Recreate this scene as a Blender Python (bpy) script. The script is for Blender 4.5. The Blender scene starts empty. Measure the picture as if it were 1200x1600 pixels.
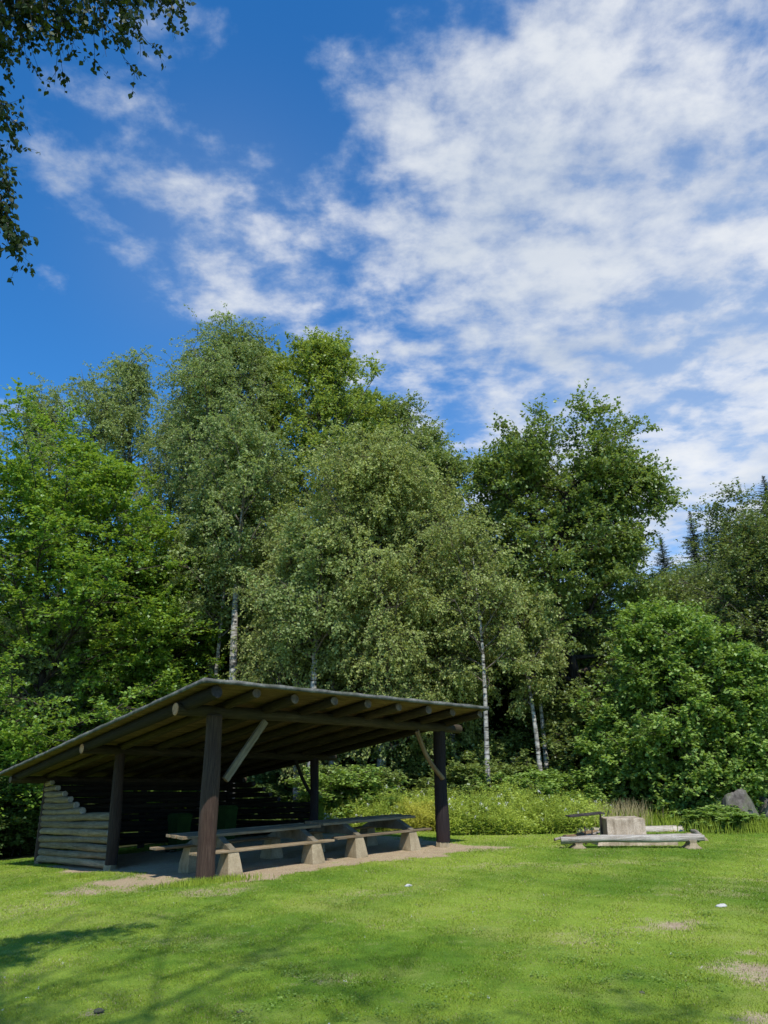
import bpy, math, random
import numpy as np
from mathutils import Vector, Matrix

rnd = random.Random(11)
SC = bpy.context.scene
COL = SC.collection

# ------------------------------------------------------------------ camera
PITCH, ROLL, CAMH, FPX = math.radians(17.855), math.radians(.982), 2.0, 1200.0
cam = bpy.data.cameras.new('camera')
cam.sensor_fit = 'VERTICAL'; cam.sensor_height = 24.0; cam.lens = 24.0 * FPX / 1600.0
cam.clip_start = .05; cam.clip_end = 2000
camo = bpy.data.objects.new('camera', cam); COL.objects.link(camo)
fw = Vector((0, math.cos(PITCH), math.sin(PITCH))); up = Vector((0, -math.sin(PITCH), math.cos(PITCH))); rt = Vector((1, 0, 0))
rt2 = rt * math.cos(ROLL) - up * math.sin(ROLL); up2 = rt * math.sin(ROLL) + up * math.cos(ROLL)
camo.matrix_world = Matrix(((rt2.x, up2.x, -fw.x, 0), (rt2.y, up2.y, -fw.y, 0), (rt2.z, up2.z, -fw.z, CAMH), (0, 0, 0, 1)))
SC.camera = camo

def ray(px, py):                       # direction of a photo pixel, used to survey where things stand
    u = (px - 600) / FPX; v = (800 - py) / FPX
    u, v = u * math.cos(ROLL) + v * math.sin(ROLL), -u * math.sin(ROLL) + v * math.cos(ROLL)
    return np.array((u, math.cos(PITCH) - v * math.sin(PITCH), math.sin(PITCH) + v * math.cos(PITCH)))
def at(px, py, Y):
    d = ray(px, py); t = Y / d[1]
    return np.array((d[0] * t, Y, CAMH + d[2] * t))
def softplus(t, k=2.0): return np.log1p(np.exp(np.clip(t * k, -40, 40))) / k
def gz(x, y):
    x = np.asarray(x, float); y = np.asarray(y, float)
    a = .095 * softplus(-3 - x) + .03 * softplus(y - 24)
    a = 1.6 * np.tanh(a / 1.6)
    return -a + .015 * np.sin(x * .9 + y * .35) * np.cos(y * .6 - x * .3)
def stand(px, Y):                      # where something stands at distance Y under pixel column px
    X = at(px, 1280, Y)[0]
    return np.array((X, Y, float(gz(X, Y))))

# ------------------------------------------------------------------ object helpers
def tag(o, label=None, cat=None, group=None, kind=None):
    if label: o['label'] = label
    if cat: o['category'] = cat
    if group: o['group'] = group
    if kind: o['kind'] = kind
    return o
def empty(name, loc=(0, 0, 0)):
    o = bpy.data.objects.new(name, None); COL.objects.link(o); o.location = loc
    o.empty_display_size = .3
    return o
def mesh_np(name, verts, faces_idx, nper, mats, parent=None, attrs=None, smooth=False, matidx=None):
    """verts (n,3); faces_idx flat int array; nper: verts per face (int or array)."""
    verts = np.ascontiguousarray(verts, dtype=np.float32); faces_idx = np.asarray(faces_idx, dtype=np.int32).ravel()
    me = bpy.data.meshes.new(name)
    me.vertices.add(len(verts)); me.vertices.foreach_set('co', verts.ravel())
    if np.isscalar(nper):
        nf = len(faces_idx) // nper; tot = np.full(nf, nper, np.int32)
    else:
        tot = np.asarray(nper, np.int32); nf = len(tot)
    start = np.concatenate(([0], np.cumsum(tot)[:-1])).astype(np.int32)
    me.loops.add(len(faces_idx)); me.loops.foreach_set('vertex_index', faces_idx)
    me.polygons.add(nf); me.polygons.foreach_set('loop_start', start); me.polygons.foreach_set('loop_total', tot)
    if smooth: me.polygons.foreach_set('use_smooth', np.ones(nf, bool))
    if matidx is not None: me.polygons.foreach_set('material_index', np.asarray(matidx, np.int32))
    for m in (mats if isinstance(mats, (list, tuple)) else [mats]): me.materials.append(m)
    for k, (dom, typ, arr) in (attrs or {}).items():
        a = me.attributes.new(k, typ, dom)
        a.data.foreach_set('value' if typ == 'FLOAT' else 'vector', np.asarray(arr, np.float32).ravel())
    me.update(calc_edges=True); me.validate()
    o = bpy.data.objects.new(name, me); COL.objects.link(o)
    if parent is not None: o.parent = parent
    return o

class MB:
    """collects polygons with a wood-grain coordinate per vertex (along, around, id)"""
    def __init__(s): s.v = []; s.f = []; s.m = []; s.w = []; s.sm = []
    def add(s, vs, fs, ws=None, m=0, smooth=False):
        b = len(s.v); s.v += [tuple(map(float, p)) for p in vs]
        s.w += [tuple(p) for p in (ws if ws is not None else [(p[0], p[1], p[2]) for p in vs])]
        for i, f in enumerate(fs):
            s.f.append([b + k for k in f]); s.m.append(m[i] if isinstance(m, list) else m); s.sm.append(smooth)
    def box(s, O, A, B, C, bev=.0, m=0, wid=None):
        """box from corner O with edge vectors A (grain direction), B, C"""
        O, A, B, C = map(np.array, (O, A, B, C)); O = O.astype(float)
        wid = rnd.random() * 50 if wid is None else wid
        la, lb, lc = (np.linalg.norm(t) for t in (A, B, C))
        if bev <= 0:
            P = [O, O + A, O + A + B, O + B, O + C, O + A + C, O + A + B + C, O + B + C]
            W = [(0, 0), (la, 0), (la, lb), (0, lb), (0, lb + lc), (la, lb + lc), (la, lc), (0, lc)]
            if np.dot(np.cross(A, B), C) < 0: F = [(0, 1, 2, 3), (4, 7, 6, 5), (0, 4, 5, 1), (1, 5, 6, 2), (2, 6, 7, 3), (3, 7, 4, 0)]
            else: F = [(3, 2, 1, 0), (5, 6, 7, 4), (1, 5, 4, 0), (2, 6, 5, 1), (3, 7, 6, 2), (0, 4, 7, 3)]
            s.add(P, F, [(a, b, wid) for a, b in W], m); return
        import bmesh
        bm = bmesh.new(); bmesh.ops.create_cube(bm, size=1)
        bmesh.ops.transform(bm, matrix=Matrix(((la, 0, 0, 0), (0, lb, 0, 0), (0, 0, lc, 0), (0, 0, 0, 1))), verts=bm.verts)
        bmesh.ops.bevel(bm, geom=list(bm.edges), offset=bev, segments=1, affect='EDGES')
        ua, ub, uc = A / la, B / lb, C / lc; ce = O + (A + B + C) / 2
        flip = np.dot(np.cross(ua, ub), uc) < 0
        idx = {v: i for i, v in enumerate(bm.verts)}
        P = [ce + ua * v.co.x + ub * v.co.y + uc * v.co.z for v in bm.verts]
        W = [(v.co.x, v.co.y + v.co.z * .7, wid) for v in bm.verts]
        F = [[idx[v] for v in (reversed(f.verts) if flip else f.verts)] for f in bm.faces]
        bm.free(); s.add(P, F, W, m)
    def log(s, p0, p1, r0, r1=None, sides=12, k=9, wob=.012, bump=.05, m_side=0, m_end=1, bow=0.0, wid=None, tone=None):
        """an irregular log from p0 to p1 with cut ends"""
        p0, p1 = np.array(p0, float), np.array(p1, float); r1 = r0 if r1 is None else r1
        d = p1 - p0; L = np.linalg.norm(d); d /= L
        a = np.cross(d, (0, 0, 1)); a = np.array((1., 0, 0)) if np.linalg.norm(a) < .05 else a; a /= np.linalg.norm(a); b = np.cross(d, a)
        wid = rnd.random() * 50 if wid is None else wid
        k = max(3, int(k)); ph = [rnd.random() * 6.28 for _ in range(6)]
        V = []; W = []
        for i in range(k + 1):
            t = i / k; c = p0 + d * L * t + (a * math.sin(t * 5 + ph[0]) + b * math.sin(t * 4 + ph[1])) * wob + b * bow * math.sin(math.pi * t)
            r = (r0 + (r1 - r0) * t) * (1 + bump * math.sin(t * L * 3 + ph[2]))
            for j in range(sides):
                th = 2 * math.pi * j / sides
                rr = r * (1 + bump * .6 * math.sin(2 * th + ph[3] + t * 2) + bump * .5 * math.sin(3 * th + ph[4] - t * L) + bump * .5 * (rnd.random() - .5))
                V.append(c + (a * math.cos(th) + b * math.sin(th)) * rr); W.append((t * L, abs(th - math.pi) * r, wid))
        F = []
        for i in range(k):
            for j in range(sides):
                j2 = (j + 1) % sides
                F.append((i * sides + j, i * sides + j2, (i + 1) * sides + j2, (i + 1) * sides + j))
        s.add(V, F, W, m_side, True)
        for i, fl in ((0, True), (k, False)):
            ring = V[i * sides:(i + 1) * sides]; c = sum(ring) / sides
            sgn = -1 if fl else 1
            inner = [c + (p - c) * .86 + d * sgn * .012 * min(1, r0 / .08) for p in ring]
            vv = ring + inner; ww = [(0, 0, wid)] * sides + [(p[0], p[1], wid) for p in inner]
            ff = []
            for j in range(sides):
                j2 = (j + 1) % sides
                ff.append((j, j2, sides + j2, sides + j) if not fl else (j2, j, sides + j, sides + j2))
            ff.append(tuple(range(sides, 2 * sides)) if not fl else tuple(range(2 * sides - 1, sides - 1, -1)))
            s.add(vv, ff, ww, m_end)
    def build(s, name, mats, parent=None):
        fl = np.concatenate([np.array(f) for f in s.f]); n = [len(f) for f in s.f]
        o = mesh_np(name, np.array(s.v), fl, n, mats, parent, {'grain': ('POINT', 'FLOAT_VECTOR', np.array(s.w))}, matidx=s.m)
        o.data.polygons.foreach_set('use_smooth', np.array(s.sm, bool)); o.data.update()
        return o

# ------------------------------------------------------------------ material helpers
def new_mat(name):
    m = bpy.data.materials.new(name); m.use_nodes = True; nt = m.node_tree; nt.nodes.clear()
    out = nt.nodes.new('ShaderNodeOutputMaterial'); return m, nt, out
class N:
    def __init__(s, nt): s.nt = nt
    def __call__(s, t, ins=None, **kw):
        n = s.nt.nodes.new('ShaderNode' + t)
        for k, v in kw.items(): setattr(n, k, v)
        for k, v in (ins or {}).items():
            if hasattr(v, 'is_output') or isinstance(v, bpy.types.NodeSocket): s.nt.links.new(v, n.inputs[k])
            else: n.inputs[k].default_value = v
        return n
    def math(s, op, a, b=None, c=None, clamp=False):
        i = {0: a}
        if b is not None: i[1] = b
        if c is not None: i[2] = c
        n = s('Math', i, operation=op); n.use_clamp = clamp; return n.outputs[0]
    def vmath(s, op, a, b=None):
        i = {0: a}
        if b is not None: i[1] = b
        return s('VectorMath', i, operation=op)
    def noise(s, vec, scale, detail=4, rough=.55, dist=0, dim='3D'):
        return s('TexNoise', {'Vector': vec, 'Scale': scale, 'Detail': detail, 'Roughness': rough, 'Distortion': dist}, noise_dimensions=dim).outputs['Fac']
    def mix(s, f, a, b, blend='MIX'):
        n = s('Mix', None, data_type='RGBA', blend_type=blend)
        for k, v in ((0, f), (6, a), (7, b)):
            if isinstance(v, bpy.types.NodeSocket): s.nt.links.new(v, n.inputs[k])
            else: n.inputs[k].default_value = v if k == 0 else (tuple(v) + (1,) if len(v) == 3 else v)
        return n.outputs[2]
    def ramp(s, f, stops, interp='LINEAR'):
        n = s('ValToRGB', {0: f}); cr = n.color_ramp; cr.interpolation = interp
        while len(cr.elements) < len(stops): cr.elements.new(.5)
        for e, (p, c) in zip(cr.elements, stops): e.position = p; e.color = tuple(c) + (1,) if len(c) == 3 else c
        return n.outputs[0]
    def mapr(s, v, a, b, c=0., d=1., smooth=False):
        n = s('MapRange', {0: v, 1: a, 2: b, 3: c, 4: d}); n.interpolation_type = 'SMOOTHSTEP' if smooth else 'LINEAR'; n.clamp = True
        return n.outputs[0]
def hsv(c, h=0, s=1, v=1):
    import colorsys
    a = colorsys.rgb_to_hsv(*c); return colorsys.hsv_to_rgb((a[0] + h) % 1, min(1, a[1] * s), a[2] * v)

def wood_mat(name, cols, grain=14, rough=.85, tint=None, topmoss=0.0, bump=.6):
    """cols: dark crack, mid, light"""
    m, nt, out = new_mat(name); n = N(nt)
    g = n('Attribute', attribute_name='grain').outputs['Vector']
    sp = n('SeparateXYZ', {0: g})
    v = n('CombineXYZ', {0: n.math('MULTIPLY', sp.outputs[0], 1.3), 1: n.math('MULTIPLY', sp.outputs[1], grain * 1.6), 2: n.math('MULTIPLY', sp.outputs[2], 3.7)}).outputs[0]
    f1 = n.noise(v, 1.6, 6, .65, .4); f2 = n.noise(v, 5., 4, .7)
    v2 = n('CombineXYZ', {0: sp.outputs[0], 1: n.math('MULTIPLY', sp.outputs[1], 2.0), 2: n.math('MULTIPLY', sp.outputs[2], 1.37)}).outputs[0]
    f3 = n.noise(v2, 1.1, 4, .6)
    idn = n('TexWhiteNoise', {'W': sp.outputs[2]}, noise_dimensions='1D').outputs[0]
    c = n.ramp(f1, [(.3, cols[0]), (.46, cols[1]), (.68, cols[2])])
    c = n.mix(n.mapr(f2, .35, .5, .55, 0), c, cols[0])
    c = n.mix(n.mapr(f3, .35, .7, 0, .65), c, tint or hsv(cols[1], .02, 1.2, .6))
    c = n.mix(1, c, n('CombineColor', {0: n.mapr(idn, 0, 1, .68, 1.18), 1: n.mapr(idn, 0, 1, .68, 1.18), 2: n.mapr(idn, 0, 1, .68, 1.15)}).outputs[0], 'MULTIPLY')
    if topmoss > 0:
        nz = n('SeparateXYZ', {0: n('NewGeometry').outputs['Normal']}).outputs[2]
        mk = n.math('MULTIPLY', n.mapr(nz, .2, .9), n.mapr(n.noise(n('TexCoord').outputs['Object'], 3, 4), .45, .65, 0, topmoss))
        c = n.mix(mk, c, (.10, .12, .05))
    bs = n('BsdfPrincipled', {'Base Color': c, 'Roughness': rough})
    bs.inputs['Specular IOR Level'].default_value = .25
    bmp = n('Bump', {'Strength': bump, 'Distance': .012, 'Height': n.math('ADD', f1, n.math('MULTIPLY', f2, .5))})
    nt.links.new(bmp.outputs[0], bs.inputs['Normal']); nt.links.new(bs.outputs[0], out.inputs[0]); return m
def end_mat(name, cols):
    m, nt, out = new_mat(name); n = N(nt)
    g = n('TexCoord').outputs['Object']
    f = n.noise(g, 9, 5, .7); f2 = n.noise(g, 60, 3)
    c = n.ramp(f, [(.3, cols[0]), (.5, cols[1]), (.72, cols[2])]); c = n.mix(n.mapr(f2, .4, .6, .35, 0), c, cols[0])
    bs = n('BsdfPrincipled', {'Base Color': c, 'Roughness': .8}); nt.links.new(bs.outputs[0], out.inputs[0]); return m
def stone_mat(name, cols, sc=3., bump=.5, moss=0., stain=.5):
    m, nt, out = new_mat(name); n = N(nt)
    g = n('TexCoord').outputs['Object']
    f = n.noise(g, sc, 8, .65, .3); f2 = n.noise(g, sc * 14, 4, .6)
    st = n.noise(n.vmath('MULTIPLY', g, (6., 6., .9)).outputs[0], 1.2, 4, .6)
    c = n.ramp(f, [(.3, cols[0]), (.5, cols[1]), (.7, cols[2])])
    c = n.mix(n.mapr(f2, .35, .6, .45, 0), c, cols[0])
    c = n.mix(n.mapr(st, .5, .7, 0, stain), c, hsv(cols[0], 0, 1.2, .6))
    if moss:
        nz = n('SeparateXYZ', {0: n('NewGeometry').outputs['Normal']}).outputs[2]
        mk = n.math('MULTIPLY', n.mapr(nz, -.1, .7), n.mapr(n.noise(g, 2.2, 5), .42, .6, 0, moss))
        c = n.mix(mk, c, (.07, .09, .025))
    bs = n('BsdfPrincipled', {'Base Color': c, 'Roughness': .92}); bs.inputs['Specular IOR Level'].default_value = .2
    bmp = n('Bump', {'Strength': bump, 'Distance': .02, 'Height': n.math('ADD', f, n.math('MULTIPLY', f2, .3))})
    nt.links.new(bmp.outputs[0], bs.inputs['Normal']); nt.links.new(bs.outputs[0], out.inputs[0]); return m
def leaf_mat(name, dark, light, trans=.45, transcol=None, gloss=.06, rough=.45, up=0.):
    m, nt, out = new_mat(name); n = N(nt)
    a = n('Attribute', attribute_name='tone').outputs['Fac']
    c = n.mix(a, dark, light)
    tc = n.mix(a, hsv(transcol or light, 0, 1, .8), transcol or light)
    d = n('BsdfDiffuse', {'Color': c}); t = n('BsdfTranslucent', {'Color': tc})
    if up > 0:
        nn = n.vmath('NORMALIZE', n.vmath('ADD', n.vmath('SCALE', n('NewGeometry').outputs['Normal']).outputs[0], (0, 0, up)).outputs[0]).outputs[0]
        for nd in nt.nodes:
            if nd.type == 'VECT_MATH' and nd.operation == 'SCALE': nd.inputs['Scale'].default_value = 1 - up
        nt.links.new(nn, d.inputs['Normal'])
    mx = n('MixShader', {0: trans, 1: d.outputs[0], 2: t.outputs[0]})
    g = n('BsdfGlossy', {'Color': (.9, .95, 1, 1), 'Roughness': rough})
    mx2 = n('MixShader', {0: gloss, 1: mx.outputs[0], 2: g.outputs[0]})
    nt.links.new(mx2.outputs[0], out.inputs[0]); return m
def bark_mat(name, cols, white=False):
    m, nt, out = new_mat(name); n = N(nt)
    g = n('TexCoord').outputs['Object']
    if white:
        b = n.vmath('MULTIPLY', g, (3., 3., 14.)).outputs[0]
        f = n.noise(b, 1.0, 4, .6); f0 = n.noise(g, 1.3, 4, .6)
        c = n.ramp(f, [(.36, cols[0]), (.44, cols[1]), (.6, cols[2])])
        c = n.mix(n.mapr(f0, .52, .66, 0, .85), c, cols[0])
    else:
        b = n.vmath('MULTIPLY', g, (9., 9., 1.5)).outputs[0]
        f = n.noise(b, 1.4, 6, .65); c = n.ramp(f, [(.35, cols[0]), (.5, cols[1]), (.7, cols[2])])
    bs = n('BsdfPrincipled', {'Base Color': c, 'Roughness': .9}); bs.inputs['Specular IOR Level'].default_value = .2
    bmp = n('Bump', {'Strength': .6, 'Distance': .02, 'Height': f}); nt.links.new(bmp.outputs[0], bs.inputs['Normal'])
    nt.links.new(bs.outputs[0], out.inputs[0]); return m

M = {}
M['grey_log'] = wood_mat('weathered_log', [(.06, .042, .024), (.245, .185, .115), (.40, .315, .205)], 12, tint=(.18, .125, .065), bump=1., topmoss=.3)
M['grey_plank'] = wood_mat('weathered_plank', [(.07, .05, .03), (.24, .18, .11), (.40, .31, .205)], 16, tint=(.17, .12, .065), topmoss=.2)
M['silver_log'] = wood_mat('silver_log', [(.06, .048, .035), (.40, .355, .295), (.70, .65, .57)], 12, tint=(.30, .25, .19), bump=1.)
M['brown_log'] = wood_mat('brown_log', [(.06, .035, .018), (.22, .14, .08), (.36, .26, .16)], 12)
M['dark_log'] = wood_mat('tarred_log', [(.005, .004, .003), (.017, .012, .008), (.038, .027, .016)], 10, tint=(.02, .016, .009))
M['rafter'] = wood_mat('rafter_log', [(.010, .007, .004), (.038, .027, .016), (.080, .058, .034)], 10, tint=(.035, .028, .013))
M['red_post'] = wood_mat('red_brown_post', [(.014, .008, .006), (.050, .031, .022), (.098, .066, .048)], 22, tint=(.04, .02, .015), bump=1.0)
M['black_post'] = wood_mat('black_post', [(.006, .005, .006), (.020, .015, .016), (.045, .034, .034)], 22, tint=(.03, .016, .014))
M['board'] = wood_mat('roof_board', [(.035, .022, .010), (.15, .095, .045), (.28, .19, .095)], 10, tint=(.08, .052, .025))
M['end_fresh'] = end_mat('fresh_end_grain', [(.18, .08, .035), (.50, .26, .13), (.65, .4, .22)])
M['end_old'] = end_mat('old_end_grain', [(.035, .024, .016), (.13, .085, .055), (.24, .165, .115)])
M['end_grey'] = end_mat('grey_end_grain', [(.10, .08, .06), (.30, .26, .21), (.45, .41, .35)])
M['end_dark'] = end_mat('dark_end_grain', [(.01, .008, .006), (.035, .022, .018), (.07, .05, .04)])
M['felt'] = stone_mat('roofing_felt', [(.05, .05, .045), (.12, .12, .11), (.26, .255, .235)], 4, .6, moss=.3, stain=.1)
M['concrete'] = stone_mat('concrete', [(.18, .14, .08), (.31, .25, .155), (.42, .345, .225)], 2.5, .4, stain=.35)
M['pink_concrete'] = stone_mat('pinkish_concrete', [(.20, .155, .10), (.46, .38, .28), (.62, .53, .41)], 2.8, .9, stain=.6)
M['shaded_concrete'] = stone_mat('stained_shaded_concrete', [(.09, .075, .05), (.17, .145, .10), (.26, .22, .16)], 3, .5, stain=.6)  # for the trestles: deep shade under the table tops darkens this colour, besides stains
M['stone'] = stone_mat('boulder_stone', [(.05, .043, .035), (.16, .14, .12), (.30, .28, .25)], 2.4, 1, moss=1.)
M['white_stone'] = stone_mat('pale_stone', [(.4, .38, .34), (.6, .58, .54), (.7, .69, .66)], 6, .5)
M['iron'] = stone_mat('rusty_iron', [(.02, .016, .014), (.05, .042, .038), (.10, .09, .085)], 5, .4)
M['bin'] = stone_mat('green_paint', [(.010, .026, .004), (.018, .042, .006), (.028, .055, .010)], 2, .1, stain=.3)
M['bin_dark'] = stone_mat('dark_plastic', [(.01, .015, .01), (.018, .028, .014), (.03, .04, .02)], 3, .1)
M['bark_birch'] = bark_mat('birch_bark', [(.03, .027, .022), (.22, .205, .18), (.48, .455, .41)], True)
M['bark_dark'] = bark_mat('dark_bark', [(.016, .012, .009), (.045, .035, .027), (.085, .068, .052)])
M['bark_grey'] = bark_mat('grey_bark', [(.03, .026, .021), (.09, .08, .066), (.16, .145, .12)])
M['twig'] = bark_mat('twig_bark', [(.03, .024, .018), (.075, .06, .045), (.13, .11, .085)])
M['twig_pale'] = bark_mat('pale_twig_bark', [(.07, .055, .04), (.17, .14, .11), (.30, .27, .23)])
LM = {
    'maple': leaf_mat('maple_leaf', (.095, .180, .026), (.270, .420, .060), .42, (.36, .52, .04), .03),
    'birch': leaf_mat('birch_leaf', (.145, .195, .065), (.370, .450, .165), .40, (.44, .54, .11), .015),
    'birch2': leaf_mat('weeping_birch_leaf', (.165, .205, .060), (.430, .485, .160), .40, (.52, .58, .11), .015),
    'aspen': leaf_mat('aspen_leaf', (.125, .190, .032), (.345, .440, .080), .42, (.44, .54, .06), .03),
    'alder': leaf_mat('alder_leaf', (.085, .138, .030), (.275, .365, .095), .36, (.34, .44, .06), .04, .45),
    'bush': leaf_mat('bush_leaf', (.105, .185, .030), (.350, .480, .105), .38, (.34, .50, .05), .025, .55),
    'wood': leaf_mat('woodland_leaf', (.062, .110, .028), (.180, .265, .075), .36, (.24, .34, .06), .02),
    'mid': leaf_mat('mixed_leaf', (.080, .125, .032), (.245, .310, .085), .34, (.30, .37, .06), .04),
    'willow': leaf_mat('willow_leaf', (.105, .155, .034), (.300, .380, .105), .38, (.34, .43, .07), .03),
    'herb': leaf_mat('herb_leaf', (.180, .275, .030), (.520, .620, .105), .42, (.52, .62, .07), .03, up=.45),
    'yellow': leaf_mat('yellow_herb_leaf', (.34, .36, .04), (.66, .64, .11), .40, (.62, .62, .08), .02, up=.5),
    'grass': leaf_mat('grass_blade', (.120, .235, .018), (.380, .490, .060), .35, (.42, .54, .04), .015, up=.75),
    'straw': leaf_mat('dry_grass', (.26, .22, .10), (.48, .42, .22), .3, (.46, .4, .2), .02, up=.6),
    'spruce': leaf_mat('hazy_spruce_needle', (.040, .065, .038), (.11, .15, .085), .15, (.08, .12, .04), .02),  # paler, greyer needles: distance haze is put into the colour
    'shade': leaf_mat('shaded_birch_leaf', (.020, .035, .008), (.055, .085, .02), .22, (.08, .12, .012), .03),  # dark copy of the birch leaf: the tree's own shade is in the colour
    'flower': leaf_mat('white_flower', (.55, .55, .48), (.75, .75, .68), .2, (.6, .6, .5), .02),
}

# ------------------------------------------------------------------ tree generator
def unit(a): return a / np.maximum(np.linalg.norm(a, axis=-1, keepdims=True), 1e-9)
def tubes(P, R, sides):
    """P (n,k,3) paths, R (n,k) radii -> verts, quads"""
    n, k, _ = P.shape
    T = np.empty_like(P); T[:, 1:-1] = P[:, 2:] - P[:, :-2]; T[:, 0] = P[:, 1] - P[:, 0]; T[:, -1] = P[:, -1] - P[:, -2]
    T = unit(T); ref = np.where(np.abs(T[..., 2:3]) > .95, np.array((1., 0, 0)), np.array((0, 0, 1.)))
    ref = np.broadcast_to(ref[:, :1], T.shape)
    A = unit(np.cross(T, ref)); B = np.cross(T, A)
    th = np.arange(sides) * 2 * np.pi / sides
    V = P[:, :, None] + (A[:, :, None] * np.cos(th)[:, None] + B[:, :, None] * np.sin(th)[:, None]) * R[:, :, None, None]
    i = np.arange(n)[:, None, None] * k * sides; j = np.arange(k - 1)[None, :, None] * sides; s = np.arange(sides)[None, None]
    s2 = (s + 1) % sides
    F = np.stack([i + j + s, i + j + s2, i + j + sides + s2, i + j + sides + s], -1)
    return V.reshape(-1, 3), F.reshape(-1, 4)
def grow(rng, start, dirs, length, k, lift, wig):
    """paths with k points, each step bent by lift (z) and random wiggle"""
    n = len(start); P = np.empty((n, k, 3)); P[:, 0] = start; d = unit(dirs.copy()); st = (length / (k - 1))[:, None]
    for j in range(1, k):
        d = d + rng.normal(0, wig, (n, 3)); d[:, 2] += lift; d = unit(d); P[:, j] = P[:, j - 1] + d * st
    return P
def sample(P, idx, s):
    k = P.shape[1]; x = s * (k - 1); i = np.minimum(x.astype(int), k - 2); f = (x - i)[:, None]
    a = P[idx, i]; b = P[idx, i + 1]
    return a * (1 - f) + b * f, unit(b - a)
def side_dirs(rng, T, ang, flat):
    r = rng.normal(0, 1, T.shape); r[:, 2] *= flat; p = unit(r - T * (r * T).sum(-1, keepdims=True))
    p[:, 2] *= (flat + .3 if flat < .7 else 1); p = unit(p)
    return unit(T * np.cos(ang)[:, None] + p * np.sin(ang)[:, None])
def leaf_quads(rng, C, ax, nrm, L, Wd):
    b = unit(np.cross(nrm, ax)); L = L[:, None]; Wd = Wd[:, None]
    V = np.stack([C, C + ax * L * .45 + b * Wd * .5, C + ax * L, C + ax * L * .45 - b * Wd * .5], 1)
    return V.reshape(-1, 3)

def leaves_obj(name, V, tone, mat, parent, nper=4):
    n = len(V) // nper
    return mesh_np(name, V, np.arange(n * nper), nper, mat, parent, {'tone': ('FACE', 'FLOAT', tone)})

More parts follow.
